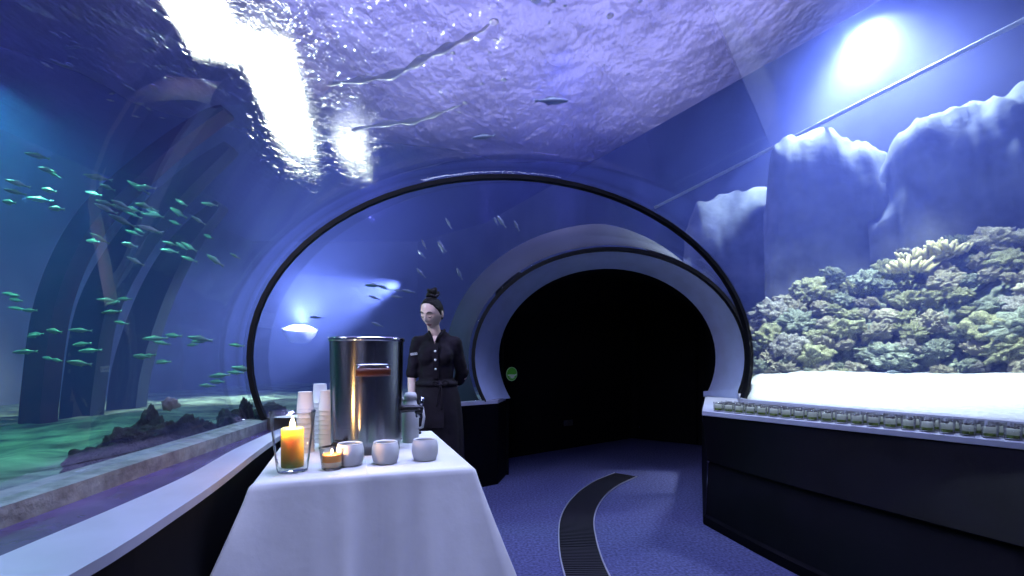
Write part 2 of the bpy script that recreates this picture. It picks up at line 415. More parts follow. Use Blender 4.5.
# ------------------------------------------------------------------ water body
box_lo = (-12,-7,-.6); box_hi = (9,22,ZS)
mb = MB().box(box_lo, box_hi)
def cav(L, R, b, grow=.05, zl=ZL, zr=ZR, zc=1.25):
    A = arch(L, R, b, grow=grow, zl=zl, zr=zr, zc=zc)
    lo = A[0].copy(); hi = A[-1].copy(); lo.z = -.3; hi.z = -.3
    return [lo] + A + [hi]
secs = [cav(l, r, HB) for l, r in stations] + [cav(PL, PR, PB)] + [cav((-.45,5.3),(2.5,5.3),1.2), cav((-.40,6.0),(2.9,6.4),1.2), cav((.5,6.9),(2.95,6.9),1.15), cav((1.5,7.6),(2.4,7.5),1.1)]
n = len(secs[0]); v = [p for s in secs for p in s]; f = []
for i in range(len(secs)-1):
    for j in range(n):
        k = (j+1) % n
        f.append((i*n+j, i*n+k, (i+1)*n+k, (i+1)*n+j))
c0 = list(range(n)); c1 = [(len(secs)-1)*n + j for j in range(n)]
f.append(tuple(c0[::-1])); f.append(tuple(c1))
cm = obj('tmp', v, f); bm = bmesh.new(); bm.from_mesh(cm.data); bmesh.ops.recalc_face_normals(bm, faces=bm.faces); bmesh.ops.reverse_faces(bm, faces=bm.faces); bm.to_mesh(cm.data)
vv = [p.co.copy() for p in bm.verts]; ff = [tuple(x.index for x in q.verts) for q in bm.faces]; bm.free(); bpy.data.objects.remove(cm)
mb.add(vv, ff)
wt = mb.build('water', M['water'], smooth=False); tag(wt, 'hazy blue tank water surrounding the tunnel', 'water', kind='structure')
nx = 60
mb = MB(); gv = []; gf = []
for i in range(nx+1):
    for j in range(nx+1):
        x = lerp(-12, 9, i/nx); y = lerp(-7, 22, j/nx)
        gv.append((x, y, ZS+.03 + .03*noise.noise(Vector((x*.5, y*.5, 0)))))
for i in range(nx):
    for j in range(nx):
        a = i*(nx+1)+j; gf.append((a, a+1, a+nx+2, a+nx+1))
o = obj('water_surface', gv, gf, M['surface']); tag(o, 'rippled silvery violet underside of the water surface overhead', 'water', kind='structure')
# hall above the tank
o = MB().box((-12,-7,8.2),(9,22,8.3)).build('ceiling', M['hall_ceiling'], smooth=False); tag(o, 'hall ceiling glimpsed through the water surface', 'ceiling', kind='structure')

# tank walls: left, far, right (rendered rock colour)
TW = [(6.6,-7),(7.2,2.9),(5.76,5.44),(4.47,7.77),(1.33,13.46),(-1.0,17.7),(-4,20.5),(-11,20.5)]
mb = MB()
rings = []
for x, y in [p for p in TW]:
    rings.append([Vector((x,y,-.2)), Vector((x,y,6.18)), Vector((x+.25,y+.15,6.18)), Vector((x+.25,y+.15,-.2))])
mb.rings(rings, True, True, True)
o = mb.build('wall_right', M['tank_wall'], smooth=False, fix=True); tag(o, 'dark blue tank wall behind the reef', 'wall', kind='structure')
o = MB().box((-11.3,-6.5,-.2),(-11,20.6,6.18)).build('wall_left', M['tank_wall'], smooth=False); tag(o, 'dark far side wall of the tank', 'wall', kind='structure')

# ------------------------------------------------------------------ floor, plinths, ledges
o = obj('floor', [(-2.2,-3.4,0),(4.6,-3.4,0),(4.6,8,0),(-2.2,8,0)], [(0,1,2,3)], M['carpet'], smooth=False); tag(o, 'dark blue speckled carpet', 'floor', kind='structure')
def strip(name, curves, mt, label, cat='wall', smooth=False):
    """loft between plan curves (lists of equal length of 3D points)"""
    o = MB().rings([list(c) for c in curves], closed=False).build(name, mt, smooth=smooth)
    tag(o, label, cat, kind='structure'); return o
def c3(pts, z): return [Vector((p[0], p[1], z)) for p in pts]
ZLL = .77
LF = crv([(-.80,-3.2,0),(-.86,-1.2,0),(-.95,.3,0),(-.99,1.066,0),(-1.075,1.528,0),(-1.175,1.95,0),(-1.34,2.55,0),(-1.47,3.1,0),(-1.50,3.36,0)], 4)
LI = crv([(-.84,-3.2,0),(-1.0,-1.2,0),(-1.16,.4,0),(-1.23,1.1,0),(-1.275,1.6,0),(-1.33,2.0,0),(-1.46,2.55,0),(-1.55,3.1,0),(-1.58,3.36,0)], 4)
LC = crv([(-.86,-3.2,0),(-1.18,-1.2,0),(-1.38,.4,0),(-1.46,1.1,0),(-1.515,1.634,0),(-1.555,2.0,0),(-1.61,2.55,0),(-1.67,3.1,0),(-1.70,3.36,0)], 4)
LO = [Vector((p.x-.05, p.y, 0)) for p in LC]
LT = [Vector((p.x-.13, p.y, 0)) for p in LC]
strip('wall_left_base', [c3(LF,0), c3(LF,ZLL-.03)], M['black_wall'], 'black panelled wall below the left window ledge')
o = MB().rings([c3(LF,ZLL-.035), [p+Vector((.012,0,0)) for p in c3(LF,ZLL-.03)], [p+Vector((.012,0,0)) for p in c3(LF,ZLL)], c3(LI,ZLL+.002)], closed=False).build('trim_5', M['ledge'], smooth=False); tag(o, 'pale blue-white window ledge along the left side', 'ledge', kind='structure')
o = MB().rings([c3(LI,ZLL+.002), c3(LI,ZLL-.02), c3(LC,ZLL-.02)], closed=False).build('trim_6', M['purple_ledge'], smooth=False); tag(o, 'dark violet channel between ledge and glass', 'ledge', kind='structure')
o = MB().rings([c3(LC,ZLL-.03), c3(LC,ZLL+.045), c3(LT,ZLL+.055), c3(LT,.1)], closed=False).build('trim_7', M['curb'], smooth=False); tag(o, 'grey concrete kerb at the foot of the left glass', 'kerb', kind='structure')
# left wall between hoop and archway
Q = [Vector((-1.50,3.36,0)), Vector((-1.25,4.0,0)), Vector((-.85,4.75,0)), Vector((-.33,5.35,0)), Vector((-.30,5.6,0))]
Qo = [Vector((-1.74,3.36,0)), Vector((-1.35,3.85,0)), Vector((-.85,4.35,0)), Vector((-.32,4.76,0)), Vector((-.32,4.9,0))]
Q = [Vector((-1.50,3.36,0)), Vector((-1.10,3.95,0)), Vector((-.62,4.42,0)), Vector((-.14,4.80,0)), Vector((-.06,5.2,0))]
strip('wall_left_end', [c3(Q,0), c3(Q,.80)], M['black_wall'], 'black wall below the window sill beside the archway')
o = MB().rings([c3(Q,.80), c3(Q,.835), c3(Qo,.835), c3(Qo,.2)], closed=False).build('trim_8', M['ledge'], smooth=False); tag(o, 'pale window sill beside the archway', 'ledge', kind='structure')

# right plinth: ledge edge, groove and foot curves
RT = crv([(1.476,3.74,0),(1.908,3.12,0),(2.47,2.335,0),(3.0,1.55,0),(3.35,.8,0),(3.6,-.4,0),(3.75,-2.4,0)], 6)
RG = crv([(1.50,3.72,0),(1.72,3.02,0),(2.10,2.10,0),(2.45,1.3,0),(2.8,.4,0),(3.2,-.7,0),(3.5,-2.4,0)], 6)
RF = crv([(1.47,3.667,0),(1.62,3.0,0),(1.80,2.40,0),(2.05,1.6,0),(2.4,.5,0),(2.8,-.7,0),(3.2,-2.4,0)], 6)
ZRT = .84; ZG = .45
RBc = crv([(1.98,4.18,0),(2.36,3.48,0),(2.86,2.62,0),(3.42,1.75,0),(3.85,.8,0),(4.12,-.4,0),(4.3,-2.4,0)], 6)
def mv(pts, d):   # shift away from the tunnel axis
    return [p + Vector((d*.82, d*.58, 0)) for p in pts]
strip('wall_right_base', [c3(RG,ZG+.012), c3(RT,ZRT-.03)], M['black_wall'], 'black panelled plinth below the right window, upper panel', smooth=True)
strip('wall_right_foot', [c3(RF,.07), c3(mv(RG,.015),ZG-.012), c3(mv(RG,.03),ZG-.006), c3(mv(RG,.03),ZG+.006), c3(RG,ZG+.012)], M['black_wall'], 'black lower panel of the right plinth', smooth=True)
strip('baseboard_right', [c3(mv(RF,-.035),0), c3(mv(RF,-.035),.06), c3(RF,.07)], M['black_wall'], 'black skirting at the foot of the right plinth', 'baseboard')
# end face of the plinth
e0 = [RF[0], RG[0], RT[0]]
o = MB().add([(1.44,3.65,0),(1.47,3.667,.07),(1.50,3.72,ZG),(1.476,3.74,ZRT-.03),(2.08,5.3,ZRT-.03),(2.08,5.3,0)], [(0,1,2,3,4,5)]).build('wall_right_end', M['black_wall'], smooth=False); tag(o, 'black end face of the right plinth beside the archway', 'wall', kind='structure')
lip = mv(RT, -.012)
o = MB().rings([c3(RT,ZRT-.035), c3(lip,ZRT-.03), c3(lip,ZRT), c3(RBc,ZRT)], closed=False).build('trim_9', M['ledge'], smooth=False); tag(o, 'pale ledge of the right window holding rows of glasses', 'ledge', kind='structure')
o = MB().add([(1.466,3.733,ZRT),(1.98,4.18,ZRT),(2.27,4.86,ZRT+.001),(2.10,5.25,ZRT+.001)], [(0,1,2,3)]).build('trim_10', M['ledge'], smooth=False); tag(o, 'pale end of the right ledge beside the archway', 'ledge', kind='structure')
CB = c3(RBc,ZRT); 
o = MB().rings([c3(RBc,ZRT-.01), c3(RBc,ZR-.005), c3(mv(RBc,.09),ZR-.005), c3(mv(RBc,.09),.3)], closed=False).build('trim_11', M['ledge'], smooth=False); tag(o, 'pale kerb at the foot of the right glass', 'kerb', kind='structure')
o = MB().add([(1.98,4.18,ZRT-.01),(2.27,4.86,ZRT-.01),(2.27,4.86,ZR-.005),(1.98,4.18,ZR-.005),(2.06,4.16,ZR-.005),(2.35,4.84,ZR-.005),(2.35,4.84,.3),(2.06,4.16,.3)], [(0,1,2,3),(3,2,5,4),(4,5,6,7)]).build('trim_12', M['ledge'], smooth=False); tag(o, 'pale kerb below the glass between hoop and archway', 'kerb', kind='structure')
o = MB().add([(2.27,4.86,ZRT-.01),(2.08,5.26,ZRT-.01),(2.08,5.26,.89),(2.27,4.86,.93)], [(0,1,2,3)]).build('trim_13', M['collar'], smooth=False); tag(o, 'short pale upstand under the right foot of the archway', 'trim', kind='structure')
# back of the tunnel behind the camera
o = MB().box((-2.2,-3.5,0),(4.7,-3.4,2.9)).build('wall_back', M['vest'], smooth=False); tag(o, 'black wall closing the tunnel behind the camera', 'wall', kind='structure')

# vestibule behind the archway
VP = [(-.12,5.27),(-.10,5.99),(1.87,7.56),(2.75,6.9),(2.22,5.30)]
def wall_seg(name, a, b, z0, z1, th, mt, label, z2=None):
    z2 = z1 if z2 is None else z2
    a = Vector((*a,0)); b = Vector((*b,0)); d = (b-a).normalized(); nrm = Vector((-d.y, d.x, 0))*th
    v = [a, b, b+nrm, a+nrm]
    o = MB().add([p+Vector((0,0,z0)) for p in v]+[p+Vector((0,0,h)) for p, h in zip(v, (z1,z2,z2,z1))], [(0,3,2,1),(4,5,6,7),(0,1,5,4),(1,2,6,5),(2,3,7,6),(3,0,4,7)]).build(name, mt, smooth=False)
    tag(o, label, 'wall', kind='structure'); return o
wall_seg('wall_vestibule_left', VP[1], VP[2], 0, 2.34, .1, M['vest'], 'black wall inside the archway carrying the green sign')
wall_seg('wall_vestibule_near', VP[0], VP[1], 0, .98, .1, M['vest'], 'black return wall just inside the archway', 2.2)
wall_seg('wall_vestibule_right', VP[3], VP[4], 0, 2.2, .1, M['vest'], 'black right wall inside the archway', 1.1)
hd = [[p+Vector((0,.055,0)) for p in arch(IL, IR, IB, grow=.012, zl=.82, zr=.86)], arch((-.12,5.75),(2.42,5.90), 1.04), arch((-.10,6.05),(2.66,6.6), 1.08), arch((.5,6.55),(2.78,6.93), 1.08), arch((1.7,7.6),(2.6,7.3), 1.07)]
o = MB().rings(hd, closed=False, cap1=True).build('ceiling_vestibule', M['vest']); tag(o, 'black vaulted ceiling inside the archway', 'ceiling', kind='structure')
# jamb below the arch springing, left
o = MB().box((-.30,5.18,0),(-.035,5.26,.86)).build('wall_jamb', M['black_wall'], smooth=False); tag(o, 'black jamb below the archway springing', 'wall', kind='structure')
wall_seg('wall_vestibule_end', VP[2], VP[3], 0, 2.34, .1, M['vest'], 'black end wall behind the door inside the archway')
# door leaf in the right-hand vestibule wall
dr = empty('door_1', (1.93,7.50,0), math.atan2(6.9-7.56, 2.75-1.87)); tag(dr, 'black door leaf in the dark room through the archway', 'door', kind='structure')
o = MB().box((.02,-.05,.01),(.92,-.012,2.05)).build('door_panel', M['black_wall'], dr, smooth=False); bevel(o)
MB().cap((.08,-.08,.20),(.08,-.06,.20),.012,.012).build('door_stop', M['steel_rim'], dr)

# socket plates
def on_left_wall(px, z, off=.012):
    dx, dy = 1.97, 1.57; k = (px-512)/F
    t = (k*5.99+.10)/(1.97-k*1.57); p = Vector((-.10+dx*t, 5.99+dy*t, z)); return p + Vector((dy,-dx,0)).normalized()*off
angV = math.atan2(1.57,1.97)
s = empty('wall_socket', on_left_wall(568, .355, 0), angV); tag(s, 'grey double wall socket low on black wall inside archway', 'socket')
for k in (-1,1):
    pl = MB().box((k*.045-.04,-.012,-.04),(k*.045+.04,0,.04)).build('socket_plate', M['socket'], s, smooth=False); bevel(pl,.003)
    for q in (-1,1): MB().lathe([(.005,0),(.005,.003),(0,.003)],10).build('socket_hole', M['black_plastic'], pl).matrix_local = Matrix.Translation((k*.045+q*.01,-.0125,0)) @ Matrix.Rotation(PI/2,4,'X')
# green sign
g = empty('green_sign', on_left_wall(511.5, 1.05, .0), angV); tag(g, 'round green sign with pale rim and white downward mark', 'sign')
def disc(name, r, y, mt, par, n=40, ry=None):
    v = [Vector((r*math.cos(2*PI*j/n), y, r*math.sin(2*PI*j/n))) for j in range(n)]
    b = [p + Vector((0,.004,0)) for p in v]
    return MB().rings([b, v], True, True, True).build(name, mt, par, smooth=False, fix=True)
disc('sign_plate', .088, -.006, M['pale_green'], g)
disc('sign_face', .076, -.010, M['green'], g)
v = [(-.072,-.006),(-.02,-.004),(.045,-.008),(.072,.004),(.066,-.020),(.035,-.026),(.022,-.046),(.002,-.058),(-.018,-.044),(-.032,-.026),(-.066,-.020)]
mb = MB().rings([[Vector((x,-.010,z)) for x,z in v],[Vector((x,-.014,z)) for x,z in v]], True, False, True); mb.build('sign_mark', M['sign_white'], g, smooth=False, fix=True)
# pale arc around the mark
mb = MB(); mb.tube([Vector((.052*math.cos(t), -.012, .052*math.sin(t)-.004)) for t in [lerp(PI*1.08, PI*1.92, i/12) for i in range(13)]], .006, 6, flat=.4); mb.build('sign_ring', M['pale_green'], g)

# floor grate
GC = crv([(.62,1.3,0),(.50,2.0,0),(.43,2.775,0),(.455,3.38,0),(.53,3.86,0),(.69,4.34,0),(.93,4.80,0),(1.21,5.16,0)], 8)
gr = empty('floor_grate', (0,0,0)); tag(gr, 'curved black slatted floor grate set in the blue carpet', 'grate')
tn = []
for i, p in enumerate(GC):
    d = (GC[min(i+1,len(GC)-1)]-GC[max(i-1,0)]).normalized(); tn.append(Vector((d.y,-d.x,0)))
W = .128
MB().rings([[p-t*W+Vector((0,0,.002)) for p,t in zip(GC,tn)],[p+t*W+Vector((0,0,.002)) for p,t in zip(GC,tn)]], closed=False).build('channel', M['vest'], gr, smooth=False)
mb = MB(); acc = 0; last = GC[0]
fine = []
for i in range(len(GC)-1):
    m = 10
    for k in range(m): fine.append((GC[i].lerp(GC[i+1],k/m), tn[i].lerp(tn[i+1],k/m).normalized()))
pp = fine[0][0]
for p, t in fine:
    if (p-pp).length >= .022:
        pp = p; d = Vector((-t.y,t.x,0))*.006
        a = p-t*(W-.008); b = p+t*(W-.008); h = Vector((0,0,.009)); q = Vector((0,0,.002))
        mb.add([a-d+q,b-d+q,b+d+q,a+d+q,a-d+h,b-d+h,b+d+h,a+d+h],[(4,5,6,7),(0,1,5,4),(1,2,6,5),(2,3,7,6),(3,0,4,7)])
mb.build('slats', M['grate'], gr, smooth=False)['kind'] = 'stuff'
for sgn in (-1,1):
    MB().rings([[p+t*sgn*(W-.004)+Vector((0,0,.0015)) for p,t in zip(GC,tn)],[p+t*sgn*(W-.004)+Vector((0,0,.010)) for p,t in zip(GC,tn)],[p+t*sgn*(W+.004)+Vector((0,0,.010)) for p,t in zip(GC,tn)],[p+t*sgn*(W+.004)+Vector((0,0,0)) for p,t in zip(GC,tn)]], closed=False).build('edge_strip', M['steel_edge'], gr, smooth=False)

# ------------------------------------------------------------------ sea beds
def bed(name, inner, outer, zi, zo, mt, label, n=26, amp=.05, seed=0, power=1.0):
    rings = []
    m = len(inner)
    for k in range(n+1):
        t = k/n; row = []
        for a, b in zip(inner, outer):
            p = Vector(a).lerp(Vector(b), t**1.7)
            z = lerp(zi, zo, min(1, t**1.7*power)) + amp*noise.fractal(Vector((p.x*.9+seed, p.y*.9, seed)), 1, 2, 4)*min(1, t*6)
            row.append(Vector((p.x, p.y, z)))
        rings.append(row)
    o = MB().rings(rings, closed=False).build(name, mt); tag(o, label, 'ground', kind='structure'); return o
def dens(pts, n): return crv([(x,y,0) for x,y in pts], n)
li = dens([(-1.0,-3.2),(-1.34,-1.2),(-1.52,.4),(-1.65,1.634),(-1.83,3.36),(-1.37,3.9),(-.45,4.8),(-.35,6.2)], 6)
lo = dens([(-11,-6),(-11,-2),(-11,2),(-11,7),(-11,13),(-9,20),(-4,20.3),(1,14)], 6)
bed('seabed_left', li, lo, .60, .22, M['seabed'], 'rippled teal seabed beyond the left glass', amp=.10, seed=3)
ri = [p for p in mv(RBc, .075)][::-1]; ri = [p for p in ri]
ro = dens([(6.4,-6),(7.0,-1),(7.1,2.4),(6.3,4.4),(5.4,6.1),(4.75,7.2),(4.35,7.9)], 6)
ri = [Vector((p.x,p.y,0)) for p in ri] 
bed('sand_right', ri + [Vector((2.44,4.88,0)), Vector((3.05,6.9,0))], ro + [Vector((4.0,8.5,0)), Vector((3.3,9.8,0))], .885, 1.12, M['sand'], 'bright white sand bed at the foot of the reef', amp=.05, seed=9, power=2.2)

exec_parts = []
# ------------------------------------------------------------------ rocks and reef
def rocky(name_seed, sub, amp, freq, sq=(1,1,1), ridged=False, octv=5):
    bm = bmesh.new(); bmesh.ops.create_icosphere(bm, subdivisions=sub, radius=1)
    off = Vector((name_seed*7.31, name_seed*3.17, name_seed*1.93))
    for v in bm.verts:
        d = v.co.normalized()
        h = noise.fractal(d*freq+off, .9, 2.1, octv)
        if ridged: h = (1-abs(noise.noise(d*freq*1.4+off)))*.7 + h*.6 - .4
        c = noise.cell(d*freq*1.6+off)
        r = 1 + amp*h + amp*.18*c
        v.co = Vector((d.x*sq[0], d.y*sq[1], d.z*sq[2]))*r
    me = bpy.data.meshes.new('rock'); bm.to_mesh(me); bm.free()
    for p in me.polygons: p.use_smooth = True
    return me
def lumpy(seed, sub, freq, a1, a2, flat=1.0):
    """rounded knobbly growth: cell lumps at two sizes"""
    bm = bmesh.new(); bmesh.ops.create_icosphere(bm, subdivisions=sub, radius=1)
    off = Vector((seed*5.31, seed*2.17, seed*1.33))
    for v in bm.verts:
        d = v.co.normalized(); q = d*freq + off
        f1 = noise.voronoi(q)[0][0]; f2 = noise.voronoi(q*2.7)[0][0]; f3 = noise.voronoi(q*6.5)[0][0]
        r = .80 + a1*(.55-f1) + a2*(.5-f2) + a2*.45*(.5-f3) + .14*noise.fractal(d*1.3+off, 1, 2, 3)
        v.co = Vector((d.x, d.y, d.z*flat))*r
    me = bpy.data.meshes.new('lump'); bm.to_mesh(me); bm.free()
    for p in me.polygons: p.use_smooth = True
    return me
def place(name, me, mt, loc, scl, rot, parent=None):
    o = bpy.data.objects.new(name, me); link(o)
    o.location = loc; o.scale = scl; o.rotation_euler = rot
    if mt is not None:
        if not me.materials: me.materials.append(mt)
        o.material_slots[0].link = 'OBJECT'; o.material_slots[0].material = mt
    if parent is not None: o.parent = parent
    return o
def at(px, py, Z): return Vector(((px-512)/F*Z, Z, CH-(py-HY)/F*Z))

# dark lava rocks beyond the left glass: px, top py, depth, half width px, label
DR = [(75,462,2.15,15,'small dark lava rock at the near end of the rock row on the seabed'),
      (100,440,2.30,30,'broad low dark lava rock beside the smallest end rock'),
      (135,420,2.45,32,'rounded dark lava rock with a white coral scrap at its foot'),
      (150,404,2.75,17,'tallest dark lava rock, peaked, left of centre of the row'),
      (178,410,2.75,20,'dark lava rock with rounded shoulder beside the tall peak'),
      (196,428,3.0,24,'low dark lava rock touching the kerb beyond the tall peak'),
      (205,416,3.15,12,'small pointed dark rock in the middle gap of the row'),
      (232,405,3.6,16,'conical dark rock just before the black hoop foot'),
      (250,418,3.8,14,'low dark rock beside the black hoop foot'),
      (246,394,3.9,7,'thin upright dark rock spike next to the black hoop'),
      (270,402,4.2,17,'dark rock beyond the black hoop, left of paper cups'),
      (293,410,4.4,12,'small dark rock beyond the hoop next to paper cups')]
drm = [lumpy(i+1, 5, 1.3+.2*(i%2), .38, .22) for i in range(5)]
for i, (px, py, Z, hw, lab) in enumerate(DR):
    c = at(px, py, Z); w = hw/F*Z; top = c.z
    h = (top - .52)/1.85
    o = place('lava_rock', drm[i % 5], M['dark_rock'], (c.x, c.y, .52+h*.85), (w*1.45, w*1.25, h), (0,0,i*1.7))
    tag(o, lab, 'rock', 'dark lava rocks beyond the left glass')
for px, py, Z, s, lab in ((170,404,2.62,.045,'white branching coral scrap on the tall dark rock'),(140,436,2.42,.03,'small white coral scrap low on the dark rocks'),(163,440,2.62,.05,'flat white coral fragment at the foot of the dark rocks')):
    o = place('coral_fragment', rocky(px, 3, .6, 2.4), M['white_coral'], at(px,py,Z), (s*.75, s*.55, s*.8), (.3,.2,px)); tag(o, lab, 'coral')

# the reef: one thing made of many coral growths
reef = empty('coral_reef', (3.6,5.0,1.0)); tag(reef, 'large pale olive coral reef mound on the white sand', 'reef')
XS = [740,760,790,815,835,855,885,905,925,945,970,1000,1030,1060]; TOPY = [335,310,292,282,268,264,268,262,246,240,240,234,238,246]; BASEZ=[5.7,5.6,5.4,5.3,5.2,5.15,5.0,4.9,4.8,4.7,4.55,4.35,4.15,4.0]
BASEY = [384,386,386,386,385,383,381,379,378,378,379,380,380,380]
def reef_pt(px, s):
    """s=0 at the sand, 1 at the crest"""
    z0 = ipl(XS, BASEZ, px); yb = ipl(XS, BASEY, px); yt = ipl(XS, TOPY, px)
    Z = z0 + .75*s**1.3; py = lerp(yb, yt, s)
    return at(px, py, Z)
mb = MB(); rings = []
for i in range(151):
    px = lerp(742, 1075, i/150); row = []
    for k in range(61):
        s = k/60
        p = reef_pt(px, s*.93)
        d = .26*(.5-noise.voronoi(p*4.0)[0][0]) + .13*(.5-noise.voronoi(p*10.0)[0][0]) + .05*(.5-noise.voronoi(p*23.0)[0][0]) + .10*noise.fractal(p*1.6, 1, 2, 3)
        p = p + Vector((-.3,-1,.1))*d + Vector((.06,.14,-.03)); row.append(p - reef.location)
    pk = row[-1]; row.append(pk + Vector((.2,.5,-.5))); row.append(pk + Vector((.25,.6,-1.5)))
    rings.append(row)
o = MB().rings(rings, closed=False, cap0=True, cap1=True).build('reef_base', M['coral_b'], reef)
cm = [lumpy(20+i, 5, 1.6+.35*(i%3), .55+.1*(i%2), .30+.12*(i%3), .9) for i in range(10)]
mats = ['coral_a','coral_b','coral_c','coral_a','coral_c','coral_b','coral_c','coral_a','coral_d']
rnd = random.Random(11); spots = []
tries = 0
while len(spots) < 92 and tries < 6000:
    tries += 1
    px = rnd.uniform(748, 1055); s = rnd.uniform(.03, 1.0)
    if s < .2 and 860 < px < 925: continue
    p = reef_pt(px, s); r = rnd.choice((.09,.11,.14,.17,.21,.26))*rnd.uniform(.85,1.1)*(1 if s > .15 else .8)
    if all((p-q).length > .75*(r+r2)*.72 for q, r2 in spots): spots.append((p, r))
for i, (p, r) in enumerate(spots):
    o = place('coral_head', cm[i % 10], M[rnd.choice(mats)], p - reef.location, (r*rnd.uniform(.9,1.35), r*rnd.uniform(.85,1.1), r*rnd.uniform(.65,1.05)), (rnd.uniform(-.5,.5), rnd.uniform(-.5,.5), rnd.uniform(0,6.28)), reef)
# finger coral on the crest
for px, py, Z, n in ((922,258,5.35,46),(948,250,5.2,40),(908,268,5.3,26)):
    c = at(px,py,Z); mb = MB()
    for k in range(n):
        a = rnd.uniform(0,6.28); q = rnd.uniform(0,1)**.5; b = c + Vector((.20*q*math.cos(a), .12*q*math.sin(a), -.05+.03*rnd.random()))
        tip = b + Vector((.13*q*math.cos(a)+rnd.uniform(-.04,.04), -.03+rnd.uniform(-.05,.04), rnd.uniform(.08,.17)*(1-.3*q)))
        mb.tube([b, b.lerp(tip,.5)+Vector((rnd.uniform(-.015,.015),0,.01)), tip], [.024,.022,.012], 7)
    o = mb.build('finger_coral', M['coral_y'], reef); o['label'] = 'bright yellow finger coral on the reef crest'
    for vv_ in o.data.vertices: vv_.co -= reef.location

# rock outcrops on the tank wall
def outcrop(name, prof, Z0, zdepth, seed, label, bottom):
    """prof: (px, top py, depth) crest points"""
    rings = []
    P = [at(a,b,z) for a,b,z in prof]; P = crv(P, 10)
    for i, p in enumerate(P):
        row = []
        for k in range(19):
            t = k/18
            if t < .25:    # top, going back
                q = p + Vector((.32,.50,0))*((.25-t)/.25*zdepth) + Vector((0,0,-.10*((.25-t)/.25)))
            else:
                u = (t-.25)/.75
                q = p + Vector((-.15*math.sin(u*PI), -.35*math.sin(u*PI*.9), -u*(p.z-bottom)))
            q = q + Vector((-.5,-.6,.25))*(.22*noise.fractal(q*1.3+Vector((seed,0,0)), .9, 2.1, 5)) + Vector((0,0,.10*noise.fractal(q*3.1+Vector((0,seed,0)), .9, 2.1, 4)))
            row.append(q)
        rings.append(row)
    o = MB().rings(rings, closed=False).build(name, M['grey_rock']); tag(o, label, 'rock'); return o
outcrop('rock_outcrop', [(762,200,6.9),(775,142,6.8),(800,140,6.7),(830,131,6.6),(858,136,6.5),(882,150,6.4),(892,160,6.4)], 6.6, 1.2, 4, 'dark blue rock outcrop with bright rounded crest, above the reef', 1.6)
outcrop('rock_outcrop', [(862,185,6.5),(884,158,6.25),(898,134,6.05),(930,115,5.85),(965,98,5.7),(1000,82,5.5),(1040,64,5.3),(1090,45,5.1)], 5.6, 1.0, 13, 'dark blue rock outcrop with long sloping bright crest in the upper right', 1.6)
outcrop('rock_outcrop', [(683,232,7.9),(700,205,7.8),(735,190,7.7),(770,184,7.6),(800,196,7.5)], 7.7, 1.0, 22, 'dim rounded rock outcrop beside the top of the black hoop', 1.2)
# pipe along the tank wall
o = MB().tube([at(655,207.5,9.6), at(1026,19,4.9), at(1110,-24,4.3)], .028, 10).build('pipe', M['pipe']); tag(o, 'thin pale pipe running diagonally along the tank wall', 'pipe')
o = MB().tube([at(690,292,8.6), at(800,288,6.9), at(830,287,6.5)], .05, 10).build('pipe', M['grey_rock']); tag(o, 'dim horizontal pipe low on the tank wall behind the reef', 'pipe')

# reflections of the tunnel arches at the left, built as solid bands
def reflection(pts, Z, w, d, mt, label):
    P = crv([at(x,y,Z) for x,y in pts], 8); rings = []
    w0 = w
    for i, p in enumerate(P):
        t = (P[min(i+1,len(P)-1)]-P[max(i-1,0)]).normalized(); nn = Vector((-t.z,0,t.x)); w = w0*(1-.75*(i/(len(P)-1))**3)
        rings.append([p-nn*w+Vector((0,-d,0)), p+nn*w+Vector((0,-d,0)), p+nn*w+Vector((0,d,0)), p-nn*w+Vector((0,d,0))])
    o = MB().rings(rings, True, True, True).build('arch_reflection', mt, smooth=False, fix=True); tag(o, label, 'reflection', 'mirrored tunnel arches built in the tank'); return o
reflection([(38,455),(40,400),(55,300),(92,222),(150,165),(205,124),(228,112)], 6.0, .13, .12, M['reflection'], 'rust red arched rib mirrored in the acrylic, built as a solid band')
reflection([(80,440),(85,385),(100,305),(140,235),(190,182),(232,148)], 7.0, .22, .12, M['reflection_blue'], 'blue-grey arched rib mirrored in the acrylic, built solid, next to the rust red rib')
reflection([(125,430),(132,370),(155,300),(185,245),(222,205)], 8.0, .24, .12, M['reflection_blue'], 'dim blue arched rib mirrored in the acrylic, built solid, farthest from the rust red rib')

# ------------------------------------------------------------------ fish
def fish_mesh():
    mb = MB(); rings = []
    prof = [(-.5,.012,.02),(-.42,.05,.10),(-.25,.09,.19),(-.05,.105,.23),(.15,.085,.19),(.32,.04,.09),(.40,.018,.045)]
    for x, w, h in prof:
        rings.append([Vector((x, w*math.cos(2*PI*j/12), h*math.sin(2*PI*j/12))) for j in range(12)])
    mb.rings(rings, True, True, True)
    def fin(p):
        mb.add([Vector((x,-.006,z)) for x,z in p]+[Vector((x,.006,z)) for x,z in p], [tuple(range(len(p)))[::-1], tuple(range(len(p),2*len(p)))]+[(i,(i+1)%len(p),(i+1)%len(p)+len(p),i+len(p)) for i in range(len(p))])
    fin([(.36,.03),(.56,.16),(.50,0),(.56,-.16),(.36,-.03)]); fin([(-.18,.20),(-.02,.31),(.18,.20),(.20,.14)]); fin([(0,-.21),(.12,-.29),(.2,-.15)])
    o = mb.build('fish', M['fish'], fix=True); me = o.data; bpy.data.objects.remove(o); return me
FM = fish_mesh()
rnd = random.Random(5)
def fish(px, py, Z, size, rz, ry, mt, label, group=None):
    o = place('fish', FM, mt, at(px,py,Z), (size*1.05, size*.8, size*.5), (0, ry, rz)); tag(o, label, 'fish', group); return o
shoals = [((30,165),(62,200),9,'fish_teal','teal fish of the small shoal nearest the tunnel mouth side','teal fish shoal high on the left'),]
